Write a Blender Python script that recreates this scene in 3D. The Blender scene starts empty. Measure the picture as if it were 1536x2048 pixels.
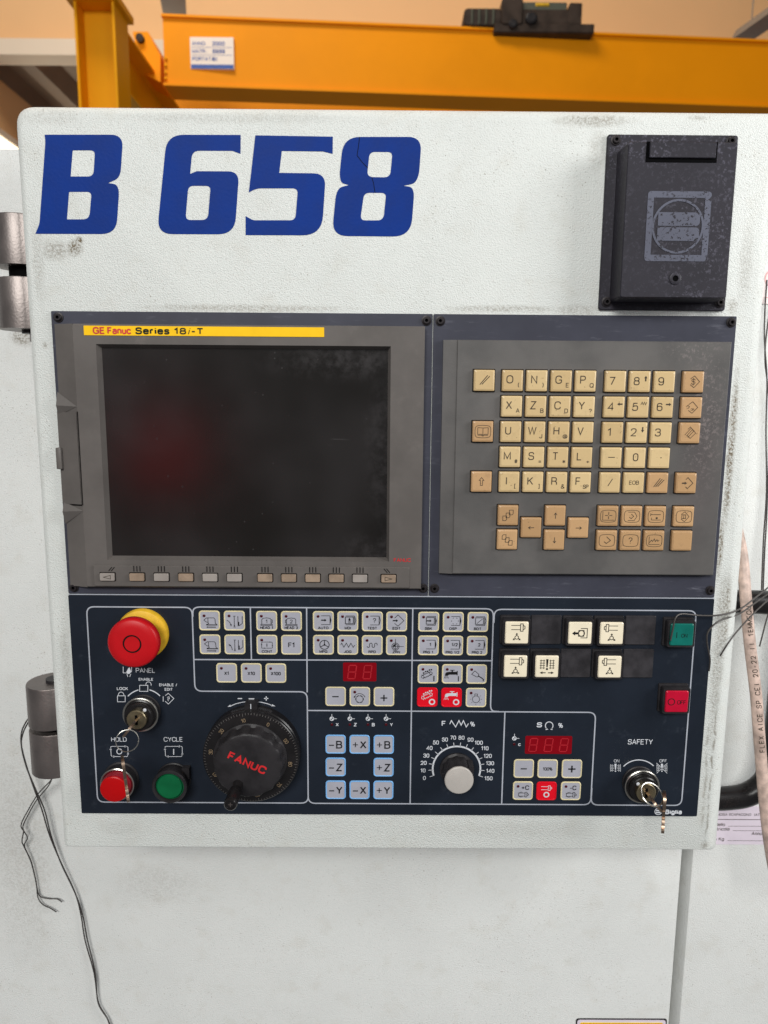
import bpy, bmesh, math, random
from mathutils import Vector, Matrix
from mathutils.geometry import tessellate_polygon
random.seed(7)
S = bpy.context.scene
COL = S.collection

# ------------------------------------------------------------------ camera
# panel space: x to the right, z up, h towards the viewer (world y = -h), millimetres
FPX = 1420.0
CR = Vector((0.99997, -0.00294, 0.00725)); CU = Vector((-0.00672, 0.15207, 0.98835)); CF = Vector((0.00401, 0.98837, -0.15204))
cam = bpy.data.cameras.new('camera'); cam_o = bpy.data.objects.new('camera', cam); COL.objects.link(cam_o)
cam_o.matrix_world = Matrix(((CR.x, CU.x, -CF.x, 0), (CR.y, CU.y, -CF.y, -0.6), (CR.z, CU.z, -CF.z, 0), (0, 0, 0, 1)))
cam.sensor_fit = 'VERTICAL'; cam.sensor_height = 36.0; cam.sensor_width = 27.0
cam.lens = FPX * 36.0 / 2048.0
cam.clip_start = 0.02; cam.clip_end = 100
cam.dof.use_dof = True; cam.dof.focus_distance = 0.605; cam.dof.aperture_fstop = 9.0
S.camera = cam_o

# ------------------------------------------------------------------ world and lamps
W = bpy.data.worlds.new('World'); S.world = W; W.use_nodes = True
W.node_tree.nodes['Background'].inputs[0].default_value = (0.93, 0.96, 1.0, 1)
W.node_tree.nodes['Background'].inputs[1].default_value = 0.165

def area(name, loc, target, sx, sy, power, col):
    l = bpy.data.lights.new(name, 'AREA'); l.shape = 'RECTANGLE'; l.size = sx; l.size_y = sy; l.energy = power; l.color = col
    o = bpy.data.objects.new(name, l); COL.objects.link(o); o.location = loc
    o.rotation_euler = (Vector(target) - Vector(loc)).to_track_quat('-Z', 'Y').to_euler()
    return o
area('daylight_window_light', (1.35, -0.62, 0.42), (0, 0, 0), 0.6, 0.6, 14.5, (1.0, 1.0, 0.99))
area('hall_front_light', (-0.9, -4.5, 2.4), (0, 0, -0.1), 2.6, 1.4, 218, (1.0, 1.0, 0.968))
area('hall_roof_light', (-1.6, 1.6, 5.2), (-0.4, 5.4, 2.0), 2.5, 1.2, 165, (1.0, 0.93, 0.82))

S.view_settings.view_transform = 'Standard'; S.view_settings.look = 'None'
S.view_settings.exposure = 0.0; S.view_settings.gamma = 1.0; S.view_settings.use_curve_mapping = False
S.render.engine = 'CYCLES'; S.cycles.use_denoising = True; S.cycles.max_bounces = 6
S.render.filter_size = 1.2

# ------------------------------------------------------------------ space helpers
def pm(px, py, h=0.0):
    """a point of the photograph's ray that lies h mm in front of the panel plane -> (x, z) in mm"""
    d = CR * ((px - 768) / FPX) - CU * ((py - 1024) / FPX) + CF
    t = (600.0 - h) / d.y
    return d.x * t, d.z * t
def V(x, z, h): return Vector((x / 1000.0, -h / 1000.0, z / 1000.0))

# ------------------------------------------------------------------ materials
def lin(c):
    c = c / 255.0
    return c / 12.92 if c <= 0.04045 else ((c + 0.055) / 1.055) ** 2.4
def rgb(r, g, b, k=1.0): return (lin(r) * k, lin(g) * k, lin(b) * k, 1)
class NT:
    def __init__(s, name):
        s.m = bpy.data.materials.new(name); s.m.use_nodes = True; s.t = s.m.node_tree
        s.b = s.t.nodes['Principled BSDF']; s.g = None
    def n(s, typ, **kw):
        o = s.t.nodes.new(typ)
        for k, v in kw.items(): setattr(o, k, v)
        return o
    def put(s, sock, v):
        if hasattr(v, 'links'): s.t.links.new(v, sock)
        else: sock.default_value = v
    def pos(s):
        if s.g is None: s.g = s.n('ShaderNodeNewGeometry').outputs['Position']
        return s.g
    def math(s, op, a, b=0.0, c=None, clamp=False):
        o = s.n('ShaderNodeMath', operation=op, use_clamp=clamp); s.put(o.inputs[0], a); s.put(o.inputs[1], b)
        if c is not None: s.put(o.inputs[2], c)
        return o.outputs[0]
    def scale(s, vec):
        o = s.n('ShaderNodeVectorMath', operation='MULTIPLY'); s.put(o.inputs[0], s.pos()); o.inputs[1].default_value = vec
        return o.outputs[0]
    def noise(s, scale, detail=3.0, rough=0.5, vec=None, dist=0.0):
        o = s.n('ShaderNodeTexNoise'); s.put(o.inputs['Vector'], vec if vec is not None else s.pos())
        o.inputs['Scale'].default_value = scale; o.inputs['Detail'].default_value = detail
        o.inputs['Roughness'].default_value = rough; o.inputs['Distortion'].default_value = dist
        return o.outputs['Fac']
    def step(s, v, a, b):
        o = s.n('ShaderNodeMapRange', interpolation_type='SMOOTHSTEP'); s.put(o.inputs['Value'], v)
        o.inputs['From Min'].default_value = a; o.inputs['From Max'].default_value = b
        return o.outputs['Result']
    def mix(s, f, a, b):
        o = s.n('ShaderNodeMix', data_type='RGBA'); s.put(o.inputs[0], f); s.put(o.inputs[6], a); s.put(o.inputs[7], b)
        return o.outputs[2]
    def blob(s, cx, cz, rx, rz, inner=0.0):
        """soft ellipse in panel millimetres"""
        x = s.n('ShaderNodeSeparateXYZ'); s.put(x.inputs[0], s.pos())
        a = s.math('MULTIPLY', s.math('SUBTRACT', x.outputs[0], cx / 1000), 1000.0 / rx)
        b = s.math('MULTIPLY', s.math('SUBTRACT', x.outputs[2], cz / 1000), 1000.0 / rz)
        d = s.math('SQRT', s.math('ADD', s.math('MULTIPLY', a, a), s.math('MULTIPLY', b, b)))
        return s.step(d, 1.0, inner)
    def bump(s, hgt, strength, dist):
        o = s.n('ShaderNodeBump'); s.put(o.inputs['Height'], hgt); o.inputs['Strength'].default_value = strength; o.inputs['Distance'].default_value = dist
        s.put(s.b.inputs['Normal'], o.outputs[0])
    def done(s, col, rough=0.5, metal=0.0, spec=0.5):
        s.put(s.b.inputs['Base Color'], col); s.put(s.b.inputs['Roughness'], rough); s.b.inputs['Metallic'].default_value = metal
        s.b.inputs['Specular IOR Level'].default_value = spec
        return s.m
def plain(name, col, rough=0.5, metal=0.0, spec=0.5, var=0.12, vs=60.0, bump=0.0, bs=900.0):
    """worn single-coloured surface: slow tone variation, gloss variation and fine grain"""
    m = NT(name); n = m.noise(vs, 4, 0.6)
    dark = tuple(c * (1 - var) for c in col[:3]) + (1,); lite = tuple(min(1, c * (1 + var)) for c in col[:3]) + (1,)
    c = m.mix(m.step(n, 0.3, 0.7), dark, lite)
    if bump: m.bump(m.noise(bs, 2), bump, 0.0004)
    return m.done(c, m.math('MULTIPLY_ADD', n, 0.16, rough - 0.08, clamp=True), metal, spec)

def paint_white(name, base, blobs=(), streaks=(), specks=0.35, grain=900.0):
    m = NT(name)
    g1 = m.noise(grain, 2.0, 0.55); g2 = m.noise(38, 3, 0.6); g3 = m.noise(9, 3, 0.6)
    col = m.mix(m.step(g3, 0.35, 0.7), base, tuple(c * 0.95 for c in base[:3]) + (1,))
    col = m.mix(m.math('MULTIPLY', m.step(g2, 0.5, 0.75), 0.16), col, rgb(190, 182, 165))
    # dirt that stays in the pits of the wrinkle paint
    pit = m.step(m.noise(560, 2.0, 0.6), 0.64, 0.71)
    area_m = m.step(m.noise(14, 3, 0.6), 0.42, 0.68)
    dirt = m.math('MULTIPLY', pit, m.math('MULTIPLY_ADD', area_m, specks, specks * 0.35))
    for (cx, cz, rx, rz, k) in blobs:
        b = m.blob(cx, cz, rx, rz)
        sp = m.step(m.noise(480, 3.0, 0.7), 0.62, 0.40)
        br = m.step(m.math('MULTIPLY', b, m.math('ADD', m.noise(90, 4, 0.7), 0.25)), 0.15, 0.75)
        dirt = m.math('MAXIMUM', dirt, m.math('MULTIPLY', m.math('MULTIPLY', br, k), m.math('MULTIPLY_ADD', m.math('SUBTRACT', 1.0, sp), 0.75, 0.25)))
    for (cx, cz, rx, rz, k) in streaks:
        x = m.n('ShaderNodeSeparateXYZ'); m.put(x.inputs[0], m.pos())
        wob = m.math('MULTIPLY', m.math('SUBTRACT', m.noise(45, 2, 0.5), 0.5), 0.007)
        a = m.math('ABSOLUTE', m.math('SUBTRACT', m.math('ADD', x.outputs[0], wob), cx / 1000))
        line = m.step(a, rx / 1000, 0.0)
        vert = m.step(m.math('ABSOLUTE', m.math('SUBTRACT', x.outputs[2], cz / 1000)), rz / 1000, rz / 1000 * 0.7)
        dirt = m.math('MAXIMUM', dirt, m.math('MULTIPLY', m.math('MULTIPLY', line, vert), m.math('MULTIPLY', m.step(m.noise(120, 3, 0.6), 0.35, 0.6), k)))
    # faint rubbed scratches and hand grease
    scr = m.math('MULTIPLY', m.step(m.noise(70, 4, 0.7, m.scale((0.5, 1, 5.0))), 0.62, 0.74), m.step(m.noise(6, 2, 0.5), 0.5, 0.65))
    col = m.mix(m.math('MULTIPLY', scr, 0.22), col, rgb(150, 146, 136))
    col = m.mix(dirt, col, rgb(104, 88, 62))
    m.bump(g1, 0.85, 0.0009)
    return m.done(col, 0.42, 0.0, 0.45)

M = {}
WHITE = (0.715, 0.735, 0.708, 1)
M['cab_white'] = paint_white('cabinet_wrinkle_paint', WHITE,
    blobs=[(-266, 120, 22, 16, 0.6), (-250, 122, 13, 13, 1.0), (-246, 128, 7, 6, 1.0), (-264, 138, 30, 6, 0.35), (-262, 222, 46, 14, 0.25), (-120, 222, 180, 9, 0.25), (165, 222, 60, 10, 0.6), (248, 225, 16, 5, 0.4),
           (170, 200, 14, 30, 0.30), (160, 76, 40, 10, 0.40), (-110, 76, 160, 6, 0.5), (100, 77, 90, 6, 0.5), (296, -40, 7, 130, 1.0), (294, -120, 5, 60, 1.0), (301, -175, 12, 60, 0.6), (300, -230, 10, 130, 0.5), (304, -180, 6, 70, 0.75), (-280, 110, 10, 60, 0.3), (-279, 45, 4, 6, 0.6),
           (-278, -250, 9, 140, 0.35), (-240, -388, 40, 14, 0.14), (120, -388, 180, 16, 0.14), (302, -403, 8, 8, 0.6), (296, 110, 12, 60, 0.35), (288, 80, 9, 14, 0.5)],
    streaks=[(302, -330, 1.6, 78, 0.65), (297, -330, 2.2, 60, 0.4)], specks=0.5)
M['mach_white'] = paint_white('machine_wrinkle_paint', (0.76, 0.768, 0.75, 1),
    blobs=[(-400, -500, 70, 260, 0.25), (-372, 150, 26, 50, 0.45), (-360, 62, 24, 16, 0.8), (-250, -540, 90, 50, 0.2), (100, -470, 200, 30, 0.22)], specks=0.42, grain=800.0)
M['letter_blue'] = plain('blue_vinyl', rgb(0, 46, 126), 0.55, spec=0.12, var=0.10, vs=25, bump=0.35, bs=420)
M['black_line'] = plain('dark_crack', rgb(20, 22, 30), 0.8)

def worn(name, base, scuff, amt, lo, hi, rough, sc=260.0, stretch=(1, 1, 1), dark=None, bump=0.15):
    """dark finish with pale scuffs where hands and coolant wore it"""
    m = NT(name); v = m.scale(stretch)
    f = m.step(m.noise(sc, 5, 0.7, v), lo, hi); zone = m.step(m.noise(13, 3, 0.6), 0.40, 0.68)
    fac = m.math('MULTIPLY', f, m.math('MULTIPLY_ADD', zone, amt, amt * 0.2))
    c = m.mix(m.step(m.noise(22, 4, 0.6), 0.3, 0.7), tuple(x * 0.88 for x in base[:3]) + (1,), tuple(x * 1.1 for x in base[:3]) + (1,))
    c = m.mix(fac, c, scuff)
    m.bump(m.noise(1100, 2), bump, 0.0003)
    return m.done(c, m.math('MULTIPLY_ADD', fac, 0.15, rough), 0.0, 0.22), m
M['plate'], _ = worn('grey_blue_plate', rgb(61, 62, 73), rgb(118, 119, 130), 0.55, 0.55, 0.72, 0.42, 120, (0.25, 1, 1.6))
M['bezel'], _ = worn('warm_grey_plastic', rgb(96, 91, 88), rgb(120, 112, 108), 0.3, 0.55, 0.75, 0.45, 90)
m = NT('keypad_face_plastic')
w = m.math('MULTIPLY', m.step(m.noise(330, 5, 0.75), 0.50, 0.62), m.math('MAXIMUM', m.blob(268, -10, 26, 90), m.blob(255, 44, 34, 14)))
c = m.mix(m.step(m.noise(16, 4, 0.6), 0.3, 0.7), rgb(80, 78, 77), rgb(98, 95, 93))
c = m.mix(m.math('MULTIPLY', m.blob(268, -50, 26, 110), 0.55), c, rgb(74, 66, 67))
c = m.mix(m.math('MULTIPLY', w, 0.4), c, rgb(150, 138, 136)); m.bump(m.noise(1000, 2), 0.25, 0.0003)
M['kpface'] = m.done(c, 0.45, 0, 0.4)
M['navy'], _ = worn('navy_membrane_sheet', rgb(29, 35, 45), rgb(70, 76, 86), 0.42, 0.55, 0.78, 0.36, 60)
M['print_white'] = plain('white_print', rgb(205, 208, 214), 0.5, var=0.1)
M['line_grey'] = plain('pale_grey_print', rgb(168, 172, 182), 0.5, var=0.1)
M['print_black'] = plain('black_print', rgb(28, 28, 30), 0.5)
M['print_grey'] = plain('charcoal_print', rgb(70, 62, 54), 0.5)
def keymat(name, a, b_):
    m = NT(name); r = m.n('ShaderNodeObjectInfo').outputs['Random']
    c = m.mix(r, a, b_); n = m.noise(120, 4, 0.65); c = m.mix(m.math('MULTIPLY', m.step(n, 0.52, 0.75), 0.35), c, tuple(x * 0.72 for x in a[:3]) + (1,))
    c = m.mix(m.math('MULTIPLY', m.step(m.noise(420, 2, 0.6), 0.68, 0.74), 0.5), c, rgb(110, 86, 60))
    m.bump(m.noise(260, 3), 0.12, 0.0005)
    return m.done(c, m.math('MULTIPLY_ADD', n, 0.3, 0.18, clamp=True), 0, 0.45)
M['key_beige'] = keymat('ivory_key', rgb(196, 168, 122), rgb(210, 184, 138))
M['key_tan'] = keymat('tan_key', rgb(174, 138, 98), rgb(192, 154, 112))
M['key_slot'] = plain('dark_key_gap', rgb(38, 34, 32), 0.6)
M['soft'] = plain('grey_softkey', rgb(150, 142, 136), 0.42, var=0.12, vs=40)
M['soft_worn'] = plain('browned_softkey', rgb(146, 126, 108), 0.42, var=0.2, vs=70)
m = NT('dusty_screen_glass')
haze = m.math('MULTIPLY', m.step(m.noise(11, 2, 0.5), 0.35, 0.8), 0.14)
edge = m.math('MULTIPLY', m.math('MAXIMUM', m.blob(8, -40, 30, 110), m.math('MAXIMUM', m.blob(-20, 34, 110, 22), m.blob(0, -125, 50, 22))), m.step(m.noise(60, 5, 0.75), 0.38, 0.66))
vor = m.n('ShaderNodeTexVoronoi'); m.put(vor.inputs['Vector'], m.scale((1, 0, 1))); vor.inputs['Scale'].default_value = 120.0
drop = m.math('MULTIPLY', m.step(vor.outputs['Distance'], 0.10, 0.06), m.step(m.noise(30, 2, 0.5), 0.46, 0.56))
scr = m.math('MULTIPLY', m.step(m.noise(150, 3, 0.6, m.scale((0.12, 1, 1.8))), 0.68, 0.74), m.blob(-50, -42, 40, 22))
film = m.math('MAXIMUM', m.math('ADD', haze, m.math('MULTIPLY', edge, 0.24)), m.math('MAXIMUM', m.math('MULTIPLY', drop, 0.26), scr), clamp=True)
c = m.mix(film, rgb(21, 18, 16), rgb(84, 80, 82))
M['glass'] = m.done(c, m.math('MULTIPLY_ADD', film, 0.25, 0.19), 0.0, 0.5)
M['groove'] = plain('shadow_gap', rgb(24, 22, 22), 0.6)
M['yellow_strip'] = plain('yellow_label', rgb(248, 196, 8), 0.4, var=0.04)
M['red_print'] = plain('red_print', rgb(196, 32, 36), 0.5)
M['faint_red'] = plain('faded_red_print', rgb(222, 168, 166), 0.5)
M['dark_print'] = plain('dark_green_print', rgb(38, 44, 34), 0.5)
M['mem_grey'] = plain('pale_grey_membrane', rgb(164, 164, 174), 0.42, var=0.05, vs=50)
M['mem_rim'] = plain('cream_rim', rgb(216, 204, 164), 0.4, var=0.08)
M['mem_blue'] = plain('light_blue_rim', rgb(120, 175, 228), 0.4, var=0.05)
M['mem_red'] = plain('red_membrane', rgb(216, 10, 32), 0.4, var=0.05)
M['led'] = plain('dark_red_indicator', rgb(72, 12, 22), 0.25)
M['digit_bg'] = plain('red_display_window', rgb(128, 4, 18), 0.22, var=0.05)
M['digit_seg'] = plain('unlit_segment', rgb(166, 24, 36), 0.4)
M['box'], bx = worn('charcoal_cast_plastic', rgb(46, 44, 51), rgb(104, 102, 116), 0.5, 0.53, 0.62, 0.46, 420, (1.0, 1, 1.0))
M['logo'], _ = worn('pale_worn_print', rgb(92, 94, 108), rgb(48, 46, 52), 3.0, 0.56, 0.60, 0.5, 420)
M['screw'] = plain('black_screw', rgb(44, 40, 42), 0.4, 0.3)
M['hole'] = plain('black_hole', rgb(8, 8, 9), 0.7)
M['black'] = plain('black_plastic', rgb(40, 38, 40), 0.42, var=0.25, bump=0.1)
M['blank_black'] = plain('dusty_black_cover', rgb(52, 50, 53), 0.4, var=0.3, vs=70)
M['black_gloss'] = plain('black_gloss_plastic', rgb(26, 24, 25), 0.28, var=0.2)
M['estop_red'] = plain('emergency_red', rgb(186, 12, 22), 0.4, spec=0.35, var=0.08, vs=30)
M['estop_yellow'] = plain('scuffed_yellow', rgb(226, 178, 40), 0.45, var=0.14, vs=90)
M['dial_num'] = plain('faded_dial_number', rgb(150, 128, 100), 0.5)
M['dial_tick'] = plain('faded_dial_mark', rgb(112, 108, 106), 0.5)
M['chrome'] = plain('dull_chrome', rgb(190, 186, 178), 0.28, 1.0, var=0.15)
M['brass'] = plain('worn_brass', rgb(150, 138, 112), 0.42, 1.0, var=0.2)
M['keymetal'] = plain('copper_key_metal', rgb(168, 146, 128), 0.35, 1.0, var=0.25, vs=120)
M['steel'] = plain('bare_hinge_steel', rgb(124, 116, 113), 0.42, 0.8, var=0.16, vs=22, bump=0.35, bs=500)
M['red_lens'] = plain('red_lens', rgb(176, 4, 8), 0.35, var=0.05)
M['red_clear'] = plain('dusty_red_ring', rgb(150, 30, 44), 0.3)
M['green_lens'] = plain('green_lens', rgb(8, 92, 54), 0.35, var=0.1)
M['teal_lens'] = plain('green_on_lens', rgb(10, 100, 90), 0.3, var=0.12, vs=80)
M['crim_lens'] = plain('crimson_off_lens', rgb(182, 10, 46), 0.3, var=0.06)
M['cream_lens'] = plain('cream_lens', rgb(238, 226, 200), 0.32, var=0.05)
M['knob_grey'] = plain('grey_knob_cap', rgb(180, 174, 168), 0.42, var=0.06)
M['cable'] = plain('dirty_pink_cable', rgb(192, 168, 156), 0.5, var=0.3, vs=90)
M['wire'] = plain('black_wire', rgb(72, 68, 66), 0.5, 0.4)
M['sticker'] = plain('pale_lilac_label', rgb(226, 214, 226), 0.5, var=0.03)
M['sticker_red'] = plain('pink_sign', rgb(238, 224, 222), 0.5)
M['orange'] = plain('crane_orange_paint', rgb(240, 148, 0), 0.5, spec=0.15, var=0.05, vs=1.5)
M['orange_d'] = plain('column_yellow_paint', rgb(236, 160, 4), 0.5, spec=0.15, var=0.05, vs=1.5)
M['peach'] = plain('cream_hall_wall', rgb(244, 196, 142), 0.8, var=0.03, vs=0.6)
M['fascia'] = plain('white_fascia_paint', rgb(240, 222, 200), 0.7, var=0.03, vs=1)
M['roof'] = plain('brown_grey_roof_sheet', rgb(128, 106, 88), 0.6, var=0.1, vs=2)
M['dark_mach'] = plain('dark_hoist_casting', rgb(58, 48, 42), 0.5, var=0.3, vs=12)
M['lampgrey'] = plain('lamp_housing_grey', rgb(150, 146, 140), 0.5)
M['signwhite'] = plain('sign_white', rgb(236, 222, 210), 0.5, var=0.02, vs=3)
M['signblue'] = plain('sign_blue', rgb(48, 84, 160), 0.5)
M['steelgrey'] = plain('shadow_gasket', rgb(74, 76, 64), 0.6, var=0.1)
M['red_glow'] = plain('added_red_glow', rgb(180, 10, 16), 0.3)  # emission of the added unseen dome that the screen mirrors
_b = M['red_glow'].node_tree.nodes['Principled BSDF']; _b.inputs['Emission Color'].default_value = (0.95, 0.05, 0.08, 1); _b.inputs['Emission Strength'].default_value = 1.35
for _n, _v in (('hole', 0.03), ('groove', 0.08), ('key_slot', 0.08), ('screw', 0.25), ('print_black', 0.08), ('print_grey', 0.12), ('black', 0.22), ('black_gloss', 0.35), ('blank_black', 0.25), ('black_line', 0.05), ('dark_print', 0.1), ('led', 0.2), ('digit_bg', 0.2), ('dark_mach', 0.15), ('estop_red', 0.3), ('green_lens', 0.25), ('red_lens', 0.25), ('crim_lens', 0.3), ('teal_lens', 0.35), ('mem_red', 0.25), ('yellow_strip', 0.2)):
    M[_n].node_tree.nodes['Principled BSDF'].inputs['Specular IOR Level'].default_value = _v
M['winpane'] = NT('bright_window_pane').m
_b = M['winpane'].node_tree.nodes['Principled BSDF']; _b.inputs['Emission Color'].default_value = (1, 0.93, 0.74, 1); _b.inputs['Emission Strength'].default_value = 2.2

# ------------------------------------------------------------------ mesh builder (panel millimetres)
WORLD = {}
def empty(name, x, z, h, label=None, cat=None, group=None):
    o = bpy.data.objects.new(name, None); o.empty_display_size = 0.02; COL.objects.link(o)
    o.location = V(x, z, h); WORLD[o.name] = V(x, z, h)
    if label: o['label'] = label
    if cat: o['category'] = cat
    if group: o['group'] = group
    return o
def place(name, mesh, parent=None, org=(0, 0, 0), label=None, cat=None, group=None, kind=None):
    o = bpy.data.objects.new(name, mesh); COL.objects.link(o); w = V(*org); WORLD[o.name] = w
    if parent is not None:
        o.parent = parent; o.location = w - WORLD[parent.name]
    else: o.location = w
    if label: o['label'] = label
    if cat: o['category'] = cat
    if group: o['group'] = group
    if kind: o['kind'] = kind
    return o

def rrect(cx, cz, w, hh, r, h, n=4):
    r = min(r, w / 2 - 1e-4, hh / 2 - 1e-4); out = []
    for (sx, sz, a0) in ((1, 1, 0), (-1, 1, 90), (-1, -1, 180), (1, -1, 270)):
        for i in range(n + 1):
            a = math.radians(a0 + 90.0 * i / n)
            out.append((cx + sx * (w / 2 - r) + r * math.cos(a), cz + sz * (hh / 2 - r) + r * math.sin(a), h))
    return out
def circ(cx, cz, r, h, n=40, a0=0.0):
    return [(cx + r * math.cos(2 * math.pi * i / n + a0), cz + r * math.sin(2 * math.pi * i / n + a0), h) for i in range(n)]
def arc(cx, cz, r, a0, a1, n=16):
    return [(cx + r * math.cos(math.radians(a0 + (a1 - a0) * i / n)), cz + r * math.sin(math.radians(a0 + (a1 - a0) * i / n))) for i in range(n + 1)]
def fillet(pts, n=8):
    out = []; N = len(pts)
    for i in range(N):
        x, y, r = pts[i]; P = Vector((x, y)); A = Vector(pts[i - 1][:2]); B = Vector(pts[(i + 1) % N][:2])
        if r <= 0: out.append((x, y)); continue
        u = A - P; v = B - P
        tu = min(r, u.length * 0.5); tv = min(r, v.length * 0.5)
        p0 = P + u.normalized() * tu; p1 = P + v.normalized() * tv
        for k in range(n + 1):
            t = k / n; q = p0 * (1 - t) ** 2 + P * 2 * t * (1 - t) + p1 * t * t; out.append((q.x, q.y))
    return out

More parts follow.
